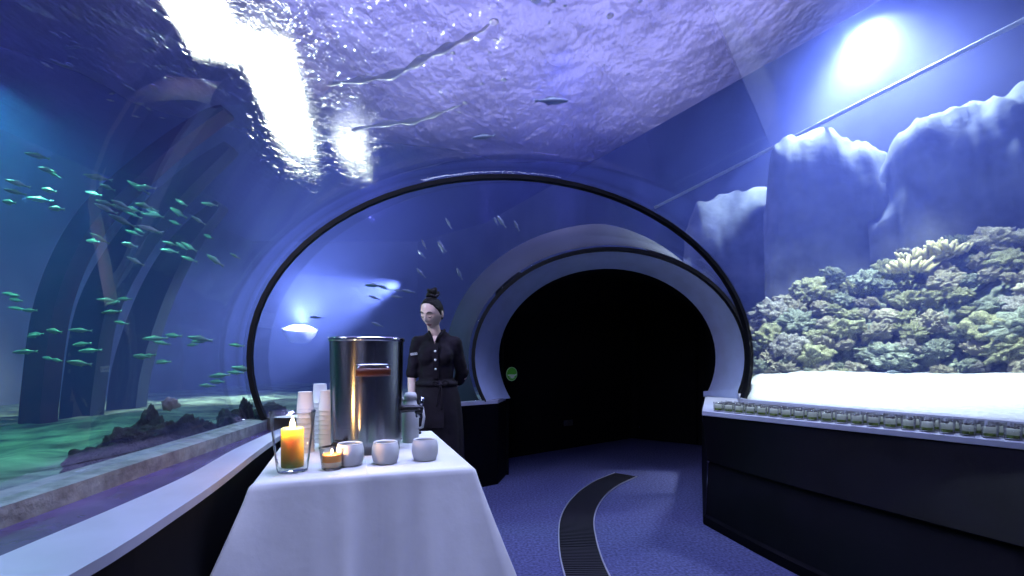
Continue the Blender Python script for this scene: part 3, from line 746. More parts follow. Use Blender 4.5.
def shoal(n, x0, x1, y0, y1, Z0, Z1, s, mats, label, group, ry=(.1,.6)):
    for _ in range(n):
        fish(rnd.uniform(x0,x1), rnd.uniform(y0,y1), rnd.uniform(Z0,Z1), s*rnd.uniform(.8,1.25), rnd.uniform(-.35,.35)+(PI if rnd.random()<.0 else 0), rnd.uniform(*ry), M[rnd.choice(mats)], label, group)
shoal(9, 8,58,155,215,3.2,4.2,.15,['fish_teal','fish'],'small teal fish in the shoal in front of the cyan glow','teal fish by the cyan glow')
shoal(22, 85,155,170,265,3.4,4.8,.15,['fish_teal','fish','fish_teal'],'small teal fish in the shoal passing the rust red rib','fish shoal by the rust red rib')
shoal(14, 150,215,190,290,4,5.4,.15,['fish','fish_teal'],'small pale fish of the shoal across the blue mirrored arches','pale fish by the blue ribs')
shoal(22, 8,150,285,385,3.4,5.0,.15,['fish_teal'],'dim teal fish gliding low over the left seabed','dim teal fish over the seabed', (-.1,.15))
shoal(14, 150,245,330,395,4.2,5.6,.17,['fish'],'pale fish gliding low behind the dark rocks','pale fish behind the dark rocks', (-.1,.15))
shoal(12, 45,85,30,75,4.5,6,.10,['fish'],'tiny pale fish beside the bright water streak','tiny fish by the bright streak', (0,.5))
shoal(14, 110,215,60,120,5.0,6.5,.09,['fish'],'tiny pale fish just under the bright water streak','tiny fish under the bright streak', (0,.5))
shoal(12, 420,520,215,290,7,10,.20,['fish'],'tiny pale fish above the woman inside the black hoop','tiny fish above the woman', (.8,1.3))
shoal(8, 300,430,285,330,7,10,.20,['fish'],'tiny pale fish near the underwater lamp glow','tiny fish near the lamp glow', (0,.4))
fish(552,101,4.6,.30,PI,.0,M['fish'],'lone silver fish overhead right of the tunnel centre')
fish(483,137,4.8,.22,0,-.12,M['fish'],'lone silver fish above the top of the black hoop')
fish(235,256,4.6,.10,0,.5,M['fish'],'small bright fish close left of the black hoop')
fish(893,372,4.8,.13,0,0,M['fish'],'small white fish at the foot of the reef over the sand')

# air bubbles and films trapped against the surface
rnd = random.Random(3)
bub = MB().ball((0,0,0),(1,1,.35),14,8).build('air_bubble', M['bubble'], fix=True); bme = bub.data; bpy.data.objects.remove(bub)
for px, py, r in ((494,22,.13),(496,40,.075),(490,53,.06),(536,0,.12),(553,1,.06),(565,6,.05),(610,16,.10),(549,23,.045),(604,65,.045),(628,74,.055),(620,81,.03),(583,27,.04),(632,12,.03),(504,80,.09),(482,84,.06),(453,53,.06),(470,68,.05),(465,103,.08),(460,112,.05),(517,52,.03),(524,40,.03),(640,1,.06)):
    z = ZS-.10; Z = (z-CH)*F/(HY-py)
    o = place('air_bubble', bme, M['bubble'], ((px-512)/F*Z, Z, z), (r*.55, r*.6, r*.5), (0,0,rnd.random()*3)); tag(o, 'silvery air bubble trapped under the water surface overhead', 'bubble', 'air bubbles under the water surface')
def film(pts, w, label):
    P = []
    for px, py in pts:
        z = ZS-.09; Z = (z-CH)*F/(HY-py); P.append(Vector(((px-512)/F*Z, Z, z)))
    P = crv(P, 8); n_ = len(P)
    o = MB().tube(P, [w*(.7+.3*math.sin(i*.9+.4))*(.25+.75*math.sin(PI*min(1,(i+3)/n_))) for i in range(n_)], 8, flat=.35).build('air_film', M['bubble']); tag(o, label, 'air film'); return o
film([(328,84),(360,80),(395,74),(425,58),(455,44),(480,32),(492,22)], .10, 'long winding silver streak of trapped air overhead')
film([(352,130),(385,124),(415,121),(440,113),(462,104)], .08, 'short winding silver streak of trapped air above the hoop')

# ------------------------------------------------------------------ lamps seen in the water
def lamp_panels():
    for px0, py0, px1, py1, w, lab in ((178,-6,212,60,.95,'long white lamp panel above the water, near end of the row'),(206,62,258,150,.8,'long white lamp panel above the water, middle of the row') if False else (180,-8,218,80,.85,'long white lamp panel over the water at the near end of the row'),
                                  (262,62,306,208,1.0,'long white lamp panel over the water in the middle of the row'),(346,168,362,206,.8,'short white lamp panel over the water at the far end of the row')):
        z = ZS+.75
        a = Vector(((px0-512)/F, 1, 0))*((z-CH)*F/(HY-py0)); b = Vector(((px1-512)/F, 1, 0))*((z-CH)*F/(HY-py1))
        d = (b-a).normalized(); nn = Vector((d.y,-d.x,0))*w*.5
        c = empty('lamp_panel', ((a.x+b.x)/2,(a.y+b.y)/2,z)); tag(c, lab, 'lamp', 'lamp panels over the water')
        L0 = a-Vector((c.location.x,c.location.y,0)); L1 = b-Vector((c.location.x,c.location.y,0))
        for p in (L0, L1): p.z = 0
        MB().rings([[L0-nn,L0+nn],[L1-nn,L1+nn]], closed=False).build('diffuser', M['panel_light'], c, smooth=False)
        up = Vector((0,0,.1)); n2 = nn*1.05
        MB().rings([[L0-n2+up*.1,L0-n2+up,L0+n2+up,L0+n2+up*.1],[L1-n2+up*.1,L1-n2+up,L1+n2+up,L1+n2+up*.1]], closed=False).build('housing', M['fixture'], c, smooth=False)
lamp_panels()

# ------------------------------------------------------------------ lights
def spot(name, loc, target, power, col, size=70, blend=.6, rad=.15):
    l = bpy.data.lights.new(name, 'SPOT'); l.energy = power; l.color = col; l.spot_size = math.radians(size); l.spot_blend = blend; l.shadow_soft_size = rad
    o = link(bpy.data.objects.new(name, l)); o.location = loc
    o.rotation_euler = (Vector(target)-Vector(loc)).to_track_quat('-Z','Y').to_euler(); return o
def point(name, loc, power, col, rad=.1):
    l = bpy.data.lights.new(name, 'POINT'); l.energy = power; l.color = col; l.shadow_soft_size = rad
    o = link(bpy.data.objects.new(name, l)); o.location = loc; return o
def area(name, loc, target, power, col, sx, sy):
    l = bpy.data.lights.new(name, 'AREA'); l.energy = power; l.color = col; l.shape = 'RECTANGLE'; l.size = sx; l.size_y = sy
    o = link(bpy.data.objects.new(name, l)); o.location = loc
    o.rotation_euler = (Vector(target)-Vector(loc)).to_track_quat('-Z','Y').to_euler(); return o
def fixture(loc, target, r, lab):
    c = empty('underwater_lamp', loc); c.rotation_euler = (Vector(target)-Vector(loc)).to_track_quat('-Z','Y').to_euler(); tag(c, lab, 'lamp')
    MB().lathe([(0,.30),(r*.6,.28),(r*.9,.15),(r*1.1,0.0),(r*1.1,-.03),(r,-.03),(r,.01)],24).build('housing', M['fixture'], c)
    MB().lathe([(0,-.34*r),(r*.45,-.30*r),(r*.8,-.16*r),(r*.98,-.005)],24).build('lens', M['lens'], c)

VIO = (.42,.40,1.0); BLU = (.25,.38,1.0); CYA = (.16,.55,1.0)
LQ = globals().get('LQ', {})
area('surface_lamp_1', (.2,2.6,6.0), (.2,2.6,0), 680, (.46,.50,1.0), 3.0, 3.0).data.spread = 1.45
area('surface_lamp_2', (-1.0,-1.6,4.2), (-.6,2.2,.9), 120, (.52,.56,1.0), 1.6, 1.0).data.spread = 1.6
area('side_wash', (-2.9,1.7,3.0), (-.7,3.6,1.5), 55, (.62,.62,1.0), .8, .8).data.spread = 1.0  # area light added to brighten the face from the left
for q in ((-.35,6.6,2.9),(.85,7.2,2.6),(1.9,6.6,2.6),(2.9,6.9,2.9)):
    spot('shaft_spot', q, (q[0]-.15, q[1]+.6, 6.2), 2600, (.66,.50,1.0), 20, .9, .06)  # narrow spots added to raise violet shafts in the hazy water
spot('crest_lamp', (4.85,6.75,5.95), (4.6,6.3,1.0), 13000, (.60,.72,1.0), 130, .9, .3)
point('crest_glow', at(905,35,6.7), 2600, (.62,.74,1.0), .3)
spot('surface_wash', (-1.9,6.3,3.0), (-1.7,8.2,6.1), 900, (.62,.52,1.0), 75, .9, .1)  # added upward wash that brightens the air films under the surface
spot('reef_lamp', (3.0,3.7,5.7), (3.6,4.7,1.1), 12500, (.80,.88,1.0), 62, 1.0, .15)
spot('cyan_lamp', at(-25,85,3.9), at(60,470,4.2), 1300, (.17,.95,.60), 150, .8, .15)
fixture(at(300,330,11.3), at(300,-420,9.0), .36, 'glowing underwater lamp on the far seabed seen through the hoop')
point('centre_glow', at(300,312,10.8), 1500, (.8,.88,1.0), .2)
spot('centre_lamp', at(300,326,11.0), at(345,170,8.5), 9500, (.75,.82,1.0), 80, .8, .2)
spot('side_lamp', at(400,284,11.5), at(235,335,9.8), 30000, (.85,.9,1.0), 56, .6, .12)
spot('violet_lamp_1', (-3.0,9.0,6.0), (-3.0,8.5,0), 1300, VIO, 100, .8, .3)
spot('violet_lamp_2', (.8,7.5,6.0), (.8,7.0,2.5), 1500, VIO, 110, .8, .3)
spot('teal_lamp', (-4.4,4.2,3.0), (-4.0,3.7,.2), 420, (.25,1.0,.62), 75, .8, .2)
area('ceiling_fill', (0,9.5,6.45), (0,9.5,9), 15000, (.50,.48,1.0), 12, 20)  # unseen violet fill added to light the hall ceiling

w = bpy.data.worlds.new('World'); SC.world = w; w.use_nodes = True
w.node_tree.nodes['Background'].inputs[0].default_value = (.03,.03,.12,1); w.node_tree.nodes['Background'].inputs[1].default_value = .05

# ------------------------------------------------------------------ render look
SC.view_settings.view_transform = 'Standard'; SC.view_settings.look = 'None'; SC.view_settings.exposure = -2.2; SC.view_settings.gamma = 1.0
SC.view_settings.use_curve_mapping = False
SC.cycles.use_denoising = True
SC.cycles.max_bounces = 8; SC.cycles.diffuse_bounces = 3; SC.cycles.glossy_bounces = 4; SC.cycles.transmission_bounces = 6; SC.cycles.volume_bounces = 0
SC.cycles.transparent_max_bounces = 24
SC.cycles.caustics_refractive = False; SC.cycles.caustics_reflective = False
SC.cycles.sample_clamp_indirect = 6
# ------------------------------------------------------------------ table and cloth
ZT = .752
TO = Vector((-1.03,1.925,0)); TU = Vector((.947,.321,0)).normalized(); TV = Vector((-TU.y, TU.x, 0))
TWD, TLN = .90, 1.16
def tp(u, v, z=ZT): return TO + TU*u + TV*v + Vector((0,0,z))
angT = math.atan2(TU.y, TU.x)
tb = empty('banquet_table', tp(TWD/2, TLN/2, 0), angT); tag(tb, 'folding banquet table hidden under the white draped cloth', 'table')
o = MB().box((-TWD/2+.012,-TLN/2+.012,.715),(TWD/2-.012,TLN/2-.012,.745)).build('tabletop', M['socket'], tb, smooth=False); bevel(o)
for sx in (-1,1):
    for sy in (-1,1):
        MB().tube([(sx*.36,sy*.48,.0),(sx*.36,sy*.48,.715)], .016, 10).build('leg', M['steel'], tb)
# cloth: rounded rectangle perimeter, falling in folds
def cloth():
    N = 260; rr = .018
    per = []   # (point, outward normal, corner weight)
    L = [(0,0,TWD,0),(TWD,0,TWD,TLN),(TWD,TLN,0,TLN),(0,TLN,0,0)]
    tot = 2*(TWD+TLN)
    pts = []
    for k, (u0,v0,u1,v1) in enumerate(L):
        ln = math.hypot(u1-u0, v1-v0); m = int(N*ln/tot)
        nx_, ny_ = (v1-v0)/ln, -(u1-u0)/ln
        for i in range(m):
            t = i/m; d = t*ln
            pts.append((lerp(u0,u1,t), lerp(v0,v1,t), nx_, ny_, d, ln, k))
    rings = []
    levels = [(-.02,.001),( -.008,0),(0,-.004),(.005,-.012),(.008,-.03),(.012,-.06),(.020,-.11),(.030,-.17),(.042,-.24),(.056,-.32),(.070,-.40),(.084,-.48),(.098,-.56),(.112,-.64),(.13,-.74)]
    for off, dz in levels:
        row = []
        dep = -dz/.74
        for (u,v,nx_,ny_,d,ln,k) in pts:
            # corner blend of the normal
            e0 = math.exp(-(d/.10)**2); e1 = math.exp(-((ln-d)/.10)**2)
            kp = L[(k-1) % 4]; kn = L[(k+1) % 4]
            def nn(q):
                l_ = math.hypot(q[2]-q[0], q[3]-q[1]); return ((q[3]-q[1])/l_, -(q[2]-q[0])/l_)
            a = nn(kp); b = nn(kn)
            mx = nx_ + a[0]*e0*.999 + b[0]*e1*.999; my = ny_ + a[1]*e0*.999 + b[1]*e1*.999
            cw = max(e0, e1)
            g = off*(1 + (1.1 if (k == 0 and e0 > e1) else .45)*cw)*(.42 if k == 3 and cw < .25 else 1)
            if dz < 0:
                s = d + k*1.7
                fold = .040*math.sin(s*19+1.6*math.sin(s*5)) + .030*math.sin(s*33+2) + .014*math.sin(s*57)
                fold += .035*(math.exp(-((d-.22)/.05)**2) - .8*math.exp(-((d-.13)/.05)**2) - .8*math.exp(-((ln-d-.12)/.05)**2) + math.exp(-((ln-d-.22)/.06)**2))
                if k == 0: fold += -.010*math.exp(-((d-.47)/.006)**2)*(1 if dep > .02 else 0)/max(dep**1.1, .02)*.5 if dep > .02 else 0
                g += fold*dep**1.1
                if k == 3: g = max(g*.5, 0.0)
            p = tp(u + mx*g, v + my*g, ZT + dz)
            if dep > .95: p.z = .012
            row.append(p)
        rings.append(row)
    mb = MB()
    # top
    top = [[p for p in rings[0]]]
    mb.rings(rings, True)
    cpt = tp(TWD/2, TLN/2, ZT+.001); n0 = len(mb.v); mb.v.append(cpt)
    for i in range(len(rings[0])): mb.f.append((i, n0, (i+1) % len(rings[0])))
    o = mb.build('tablecloth', M['white_cloth'])
    sd = o.modifiers.new('sol','SOLIDIFY'); sd.thickness = .003; sd.offset = 0
    return o
tc = cloth(); tag(tc, 'white linen cloth draped over the drinks table', 'tablecloth')
tcp = MB().rings([[tp(TWD*.48+.002*math.sin(v*7), v, ZT+.0022) for v in [lerp(.005,TLN-.01,i/30) for i in range(31)]],[tp(TWD*.48+.004+.002*math.sin(v*7), v, ZT+.0050) for v in [lerp(.005,TLN-.01,i/30) for i in range(31)]],[tp(TWD*.48+.009+.002*math.sin(v*7), v, ZT+.0022) for v in [lerp(.005,TLN-.01,i/30) for i in range(31)]]], closed=False).build('crease', M['white_cloth'], tc)

def on_table(px, py, dy=0):
    Z = (CH-ZT)*F/(py-HY); return Vector(((px-512)/F*(Z+dy), Z+dy, ZT+.002))

# ------------------------------------------------------------------ coffee urn
uc = Vector((-.785,2.62,ZT+.002)); R = .192
urn = empty('drinks_urn', uc, angT-.12); tag(urn, 'tall brushed steel drinks urn standing on the white cloth', 'urn')
H = .605
MB().lathe([(R*.93,.045),(R*.955,.05),(R*.96,.07),(R*.965,.16),(R*.985,.40),(R,H-.02)], 72).build('body', M['steel'], urn)
MB().lathe([(R*.86,.0),(R*.90,.0),(R*.90,.045),(R*.93,.047)], 64, cap0=True).build('base_ring', M['steel'], urn)
MB().lathe([(R,H-.022),(R+.006,H-.018),(R+.007,H-.006),(R+.002,H),(R-.010,H-.002),(R-.012,H-.014),(R-.03,H-.010),(R*.5,H+.004),(.0,H+.006)], 72).build('lid', M['steel_rim'], urn)
lk = None
# front handle: brown grip between steel posts, on the camera side
fr = Matrix.Rotation(0,4,'Z')
ang0 = -PI/2+.22
def around(a, r, z): return Vector((r*math.cos(a), r*math.sin(a), z))
hz = .425
hb = MB().tube([around(ang0-.36+.72*i/14, R+.040, hz) for i in range(15)], .021, 12, flat=.55).build('handle', M['brown_grip'], urn)
for s_ in (-1,1):
    MB().tube([around(ang0+s_*.30, R-.005, hz+.03),around(ang0+s_*.31, R+.025, hz+.03),around(ang0+s_*.34,R+.04,hz+.01),around(ang0+s_*.34,R+.035,hz-.02)], .008, 8).build('handle_bracket', M['steel_rim'], hb)
mb = MB().tube([around(ang0-.36+.72*i/14, R+.030, hz+.035) for i in range(15)], .006, 8); mb.build('handle_rail', M['steel_rim'], hb)
# tap on the right
at_ = .10
tap = MB().cap(around(at_,R-.01,.215), around(at_,R+.095,.215), .022, .017).build('tap', M['black_plastic'], urn)
MB().lathe([(.017,0),(.019,.012),(.017,.05),(.014,.055)], 20, c=around(at_,R+.085,.165)).build('spout', M['steel_rim'], tap)
mb = MB().tube([around(at_,R+.095,.215),around(at_,R+.10,.245),around(at_,R+.108,.275)], [.008,.010,.013], 10, flat=.6); mb.build('tap_lever', M['steel_rim'], tap)
MB().ball(around(at_,R+.085,.20), .024, 14, 10).build('tap_valve', M['black_plastic'], tap)
# cord plug low on the left
pa = -PI/2-.62
pl = MB().cap(around(pa,R*.95,.060), around(pa,R+.035,.070), .022, .018).build('power_inlet', M['black_plastic'], urn)
MB().tube([around(pa,R+.030,.070), around(pa-.10,R+.060,.058), around(pa-.28,R+.075,.050)], [.012,.006,.004], 8).build('power_cord', M['black_plastic'], pl)

# ------------------------------------------------------------------ cups, jug, candles
def cup_mesh(parent):
    MB().lathe([(.0,.0),(.044,.0),(.052,.004),(.060,.025),(.0635,.05),(.062,.075),(.056,.097),(.054,.1005),(.0515,.0995),(.052,.095),(.057,.075),(.0585,.05),(.055,.026),(.047,.009),(.0,.008)], 36).build('bowl', M['ceramic'], parent)
    nm = MB().lathe([(.0500,.0975),(.0545,.103),(.0560,.100),(.0545,.096)], 36); nm.build('rim', M['ceramic'], parent)
CUPS = [((350,468.5),'white ceramic cup half hidden behind the small glass candle'),((385.5,466.5),'white ceramic cup in the middle, right below the urn'),((425,463),'white ceramic cup at the right corner of the table')]
cup0 = None
for (px,py), lab in CUPS:
    if cup0 is None:
        c = empty('ceramic_cup', on_table(px,py,.06)); cup_mesh(c); cup0 = c
    else:
        c = copy_tree(cup0); c.location = on_table(px,py,.06); c.rotation_euler.z = px*.1
    tag(c, lab, 'cup', 'white cups at the front of the table')
# paper cup stacks: each cup an object
def paper_cup(loc, last, lab):
    r = 0.0435
    prof = [(.0,.112),(r*.80,.112),(r*.82,.108),(r,.004),(r*1.06,.003),(r*1.06,-.001),(r*.98,-.001),(r*.78,.104),(.0,.104)]
    o = MB().lathe(prof, 28).build('paper_cup', M['paper']); o.location = loc
    return tag(o, lab, 'cup', 'stacked paper cups beside the urn')
stacks = [((-1.092,2.56),'leftmost white stack beside the urn',9),((-1.026,2.685),'white stack closest to the urn',9),((-1.135,2.86),'rear stack between the other two',10)]
pc0 = None
for (x,y), lab, n_ in stacks:
    for k in range(n_):
        word = 'topmost' if k == n_-1 else ('lowest' if k == 0 else ORD[k]+' from the bottom')
        L_ = 'paper cup, ' + word + ', in the ' + lab
        z = ZT+.004 + k*.0255
        if pc0 is None: pc0 = paper_cup((x,y,z), False, L_)
        else:
            o = pc0.copy(); COL.objects.link(o); o.location = (x + .001*math.sin(k*3), y, z); o['label'] = L_
# jug behind the tap
j = empty('vacuum_jug', (-.600,2.86,ZT+.002), -.2); tag(j, 'white vacuum jug standing behind the urn tap', 'jug')
MB().lathe([(0,0),(.046,0),(.049,.006),(.049,.17),(.046,.205),(.036,.235),(.034,.25)], 32).build('body', M['ceramic'], j)
MB().lathe([(.034,.25),(.037,.252),(.037,.275),(.030,.292),(0,.296)], 28).build('lid', M['paper'], j)
MB().tube([(.040,0,.215),(.075,0,.205),(.085,0,.15),(.075,0,.09),(.045,0,.08)], .008, 10).build('handle', M['ceramic'], j)
MB().tube([(-.030,0,.235),(-.046,0,.250),(-.056,0,.262)], [.014,.011,.008], 10).build('spout', M['ceramic'], j)
o = MB().lathe([(0,.0),(.026,.0),(.028,.003),(.028,.010),(.024,.014),(0,.014)], 26).build('jar_lid', M['black_plastic']); o.location = on_table(417,434,.0); tag(o, 'small black lid lying on the cloth beside the white jug', 'lid')

# tall glass with pillar candle
vb = on_table(292.5,475.5,.065)
v_ = empty('candle_glass', vb); tag(v_, 'tall flared clear glass vase holding the lit pillar candle', 'vase')
MB().lathe([(0,.002),(.058,.002),(.062,.006),(.066,.03),(.072,.08),(.084,.18),(.0945,.262),(.0925,.262),(.081,.18),(.069,.08),(.063,.032),(.056,.022),(0,.020)], 48).build('glass_body', M['glass'], v_)
rim_ = MB().tube([Vector((.0935*math.cos(2*PI*i/48), .0935*math.sin(2*PI*i/48), .262)) for i in range(49)], .0026, 8, caps=False).build('glass_rim', M['glass'], v_)
def candle(name, loc, prof, m, flame_h, lab, cat='candle', wick=.02):
    c = empty(name, loc); tag(c, lab, cat)
    MB().lathe(prof, 36).build('wax', m, c)
    top = prof[-1][1]
    w_ = MB().tube([(0,0,top-.002),(0.001,0,top+wick*.6),(.003,0,top+wick)], .0018, 8).build('wick', M['black_plastic'], c)
    fl = MB().lathe([(0,0),(.30*flame_h*.55,flame_h*.12),(.34*flame_h*.6,flame_h*.30),(.24*flame_h*.6,flame_h*.58),(.10*flame_h*.6,flame_h*.82),(0,flame_h)], 16, c=(0,0,top+wick*.55)).build('flame', M['flame'], c)
    return c
candle('pillar_candle', vb+Vector((0,0,.022)), [(0,0),(.044,0),(.0465,.003),(.0465,.160),(.045,.166),(.041,.169),(.036,.163),(.02,.156),(0,.154)], M['wax_pillar'], .055, 'lit yellow pillar candle with olive foot standing inside the tall glass')
sb = on_table(332,472.5,.055)
b_ = empty('candle_bowl', sb); tag(b_, 'small flared clear glass bowl holding an orange candle', 'bowl')
MB().lathe([(0,.002),(.040,.002),(.043,.006),(.046,.03),(.0545,.098),(.0525,.098),(.044,.03),(.040,.014),(0,.012)], 40).build('glass_body', M['glass'], b_)
MB().tube([Vector((.0535*math.cos(2*PI*i/40), .0535*math.sin(2*PI*i/40), .098)) for i in range(41)], .0022, 8, caps=False).build('glass_rim', M['glass'], b_)
cc = candle('bowl_candle', sb+Vector((0,0,.014)), [(0,0),(.039,0),(.0405,.004),(.042,.020),(.046,.052),(.044,.054),(.02,.050),(0,.049)], M['wax_orange'], .022, 'lit orange candle filling the small glass bowl', wick=.012)
MB().lathe([(.0395,-.001),(.0407,.0),(.0428,.020),(.0420,.022),(.039,.018)], 36).build('wax_foot', M['wax_pale'], cc)
l = bpy.data.lights.new('pillar_flame_light','POINT'); l.energy = 21; l.color = (1,.55,.18); l.shadow_soft_size = .012
o = link(bpy.data.objects.new('pillar_flame_light', l)); o.location = vb+Vector((0,0,.232)); LPIL = l
l = bpy.data.lights.new('bowl_flame_light','POINT'); l.energy = 6; l.color = (1,.5,.16); l.shadow_soft_size = .008
o = link(bpy.data.objects.new('bowl_flame_light', l)); o.location = sb+Vector((0,0,.090)); LBOW = l

# ------------------------------------------------------------------ dessert glasses on the right ledge
def dessert_glass(parent):
    r = .036
    MB().lathe([(0,.0),(r*.86,.0),(r*.90,.003),(r,.070),(r*.965,.070),(r*.87,.008),(0,.007)], 20).build('glass_body', M['glass'], parent)
    MB().tube([Vector((r*.985*math.cos(2*PI*i/20), r*.985*math.sin(2*PI*i/20), .070)) for i in range(21)], .0014, 6, caps=False).build('glass_rim', M['glass'], parent)
    MB().lathe([(0,.0085),(r*.85,.0085),(r*.88,.024),(0,.025)], 18).build('green_layer', M['greens'], parent)
    MB().lathe([(0,.025),(r*.88,.025),(r*.93,.052),(r*.7,.056),(0,.057)], 18).build('cream_layer', M['cream'], parent)
    q = random.Random(4); mb = MB()
    for k in range(7):
        a = q.uniform(0,6.28); rr = r*.75*q.random()**.5; mb.ball((rr*math.cos(a), rr*math.sin(a), .058+.004*q.random()), .0045+.003*q.random(), 8, 6)
    mb.build('topping', M['speck'], parent)
ES = [Vector(p) for p in c3(RT, ZRT)]
def along(s, off):
    acc = 0
    for i in range(len(ES)-1):
        d = ES[i+1]-ES[i]; L_ = d.length
        if acc + L_ >= s:
            t = d.normalized(); nn = Vector((-t.y, t.x, 0))
            if nn.x < 0: nn = -nn
            return ES[i] + t*(s-acc) + nn*off, math.atan2(t.y,t.x)
        acc += L_
    return ES[-1], 0
g0 = None
ROWN = ['front','middle','rear']
for r_ in range(3):
    for k in range(26):
        p, a_ = along(.075 + k*.084 + .012*(r_ % 2), .085 + r_*.084)
        px_ = 512 + F*p.x/p.y
        if px_ > 1040: continue
        if g0 is None:
            g0 = empty('dessert_glass', p); dessert_glass(g0); g = g0
        else:
            g = copy_tree(g0); g.location = p
        g.rotation_euler.z = k*1.3 + r_
        tag(g, 'small clear glass of layered green dessert, ' + ORD[k] + ' from the archway in the ' + ROWN[r_] + ' row', 'glass', 'dessert glasses on the right ledge')
# ------------------------------------------------------------------ the woman behind the table
WP = Vector((-.60,3.83,0))
person = empty('person', WP, 0.0); tag(person, 'person in black blouse and long apron, hair in a bun, looking down behind the table', 'person')
# local frame: x to the picture's right, -y to the camera
def head_mesh():
    bm = bmesh.new(); bmesh.ops.create_icosphere(bm, subdivisions=6, radius=1)
    g = lambda x, s: math.exp(-(x/s)**2)
    for v in bm.verts:
        d = v.co.normalized()
        x, y, z = d            # y<0 is the face
        # skull + jaw
        rx = .074; ry = .095; rz = .112
        p = Vector((x*rx, y*ry, z*rz))
        if z < 0:
            p.x *= 1 - .34*(-z)**1.3; 
            if y > 0: p.y *= 1 - .35*(-z)
        if y < 0: p.y *= .93
        X, Z = p.x, p.z
        if y < 0:
            f = min(1, -y*1.6)
            # nose
            p.y -= f*(.020*g(X,.009)*g(Z+.028,.016) + .011*g(X,.008)*g(Z+.008,.022))
            p.y -= f*.007*(g(X-.012,.006)+g(X+.012,.006))*g(Z+.036,.008)
            # eye sockets and lids
            for s in (-1,1):
                p.y += f*.013*g(X-s*.030,.016)*g(Z-.006,.012)
                p.y -= f*.0065*g(X-s*.030,.011)*g(Z-.002,.008)
                p.y -= f*.006*g(X-s*.030,.022)*g(Z-.024,.008)
                p.y -= f*.004*g(X-s*.042,.02)*g(Z+.022,.018)
            # lips, chin
            p.y -= f*(.008*g(X,.018)*g(Z+.060,.0055) + .008*g(X,.015)*g(Z+.072,.006)); p.y += f*.005*g(X,.022)*g(Z+.0660,.0025)
            p.y -= f*.010*g(X,.020)*g(Z+.100,.014); p.y += f*.004*g(X,.02)*g(Z+.084,.005)
        v.co = p
    vs = [v.co.copy() for v in bm.verts]; fs = [tuple(q.index for q in f.verts) for f in bm.faces]; bm.free()
    return vs, fs
HC = Vector((-.026,-.037,1.606))                    # head centre
HR = (Matrix.Rotation(-.42,4,'Z') @ Matrix.Rotation(.38,4,'X') @ Matrix.Rotation(.06,4,'Y')).to_3x3()
def hp_(p): return HC + HR @ (Vector(p)*1.11)
hv, hf = head_mesh()
mb = MB().add([hp_(p) for p in hv], hf)
for s in (-1,1):   # ears
    mb.ball(hp_((s*.073,.012,-.012)), (.009,.018,.030), 12, 10, HR)
# neck, torso, arms, legs (body carries on under the clothes)
mb.cap((0,.025,1.38), (-.030,-.005,1.535), .052, .048)
mb.ball((0,.02,1.30), (.150,.085,.125)); mb.ball((0,.015,1.16), (.125,.08,.16)); mb.ball((0,.02,.98), (.155,.095,.13))
mb.cap((-.10,.03,1.385), (.10,.03,1.385), .045, .045)
SH = {-1: Vector((-.150,.025,1.375)), 1: Vector((.145,.03,1.370))}
EL = {-1: Vector((-.195,.015,1.105)), 1: Vector((.200,.095,1.105))}
WR = {-1: Vector((-.180,-.075,.885)), 1: Vector((.105,.185,1.00))}
for s in (-1,1):
    mb.cap(SH[s], EL[s], .046, .036); mb.cap(EL[s], WR[s], .036, .024)
    mb.cap((s*.085,.02,.93), (s*.085,.0,.50), .085, .055); mb.cap((s*.085,.0,.50), (s*.088,.03,.09), .054, .036)
    mb.cap((s*.088,.035,.055), (s*.10,-.12,.035), .040, .028)
# hands
def hand(wrist, fwd, side, palm, s):
    f = fwd.normalized(); sd = side.normalized(); n = f.cross(sd).normalized()*palm
    q = lambda a, b, c: wrist + f*a + sd*b + n*c
    mb.cap(q(.0,0,0), q(.035,0,.0), .023, .024)
    for b in (-.026,-.009,.009,.025): mb.cap(q(.03,b*.7,0), q(.082,b,.004), .0125, .0115)
    for b, L_ in ((-.028,.058),(-.0095,.070),(.009,.066),(.027,.050)):
        mb.cap(q(.085,b,.004), q(.085+L_*.5,b*1.05,.012), .0092, .0085); mb.cap(q(.085+L_*.5,b*1.05,.012), q(.085+L_*.85,b*1.05,.034), .0085, .0070)
    mb.cap(q(.025,-.022,.004), q(.062,-.046,.016), .0115, .0100); mb.cap(q(.062,-.046,.016), q(.090,-.050,.030), .0098, .0080)
hand(WR[-1], Vector((.15,-.42,-.9)), Vector((-.2,-1,.45)), 1, -1)
hand(WR[1], Vector((-.9,.25,-.2)), Vector((0,.1,-1)), 1, 1)
body = mb.build('body', M['skin'], person, fix=True); remesh(body, .0042, 3, .4)
body.data.materials.clear(); body.data.materials.append(M['skin']); body.data.materials.append(M['lip'])
inv = HR.transposed()
for p in body.data.polygons:
    c = (inv @ (Vector(p.center) - HC))/1.11
    if c.y < -.06 and abs(c.x) < .023 and -.079 < c.z < -.054 and ((c.x/.023)**2 + ((c.z+.0665)/.0115)**2) < 1: p.material_index = 1
# brows and closed lashes
for s in (-1,1):
    pts = [hp_((s*x, -.093+abs(x)*.42-.002, z)) for x, z in ((.014,.022),(.026,.029),(.040,.028),(.050,.020))]
    MB().tube(pts, [.003,.0042,.0036,.0018], 8).build('eyebrow', M['hair'], person)
    pts = [hp_((s*x, -.0925+abs(x)*.36, z)) for x, z in ((.017,-.004),(.024,-.008),(.033,-.009),(.043,-.005))]
    MB().tube(pts, [.0018,.0032,.0032,.0020], 8).build('eyelashes', M['hair'], person)
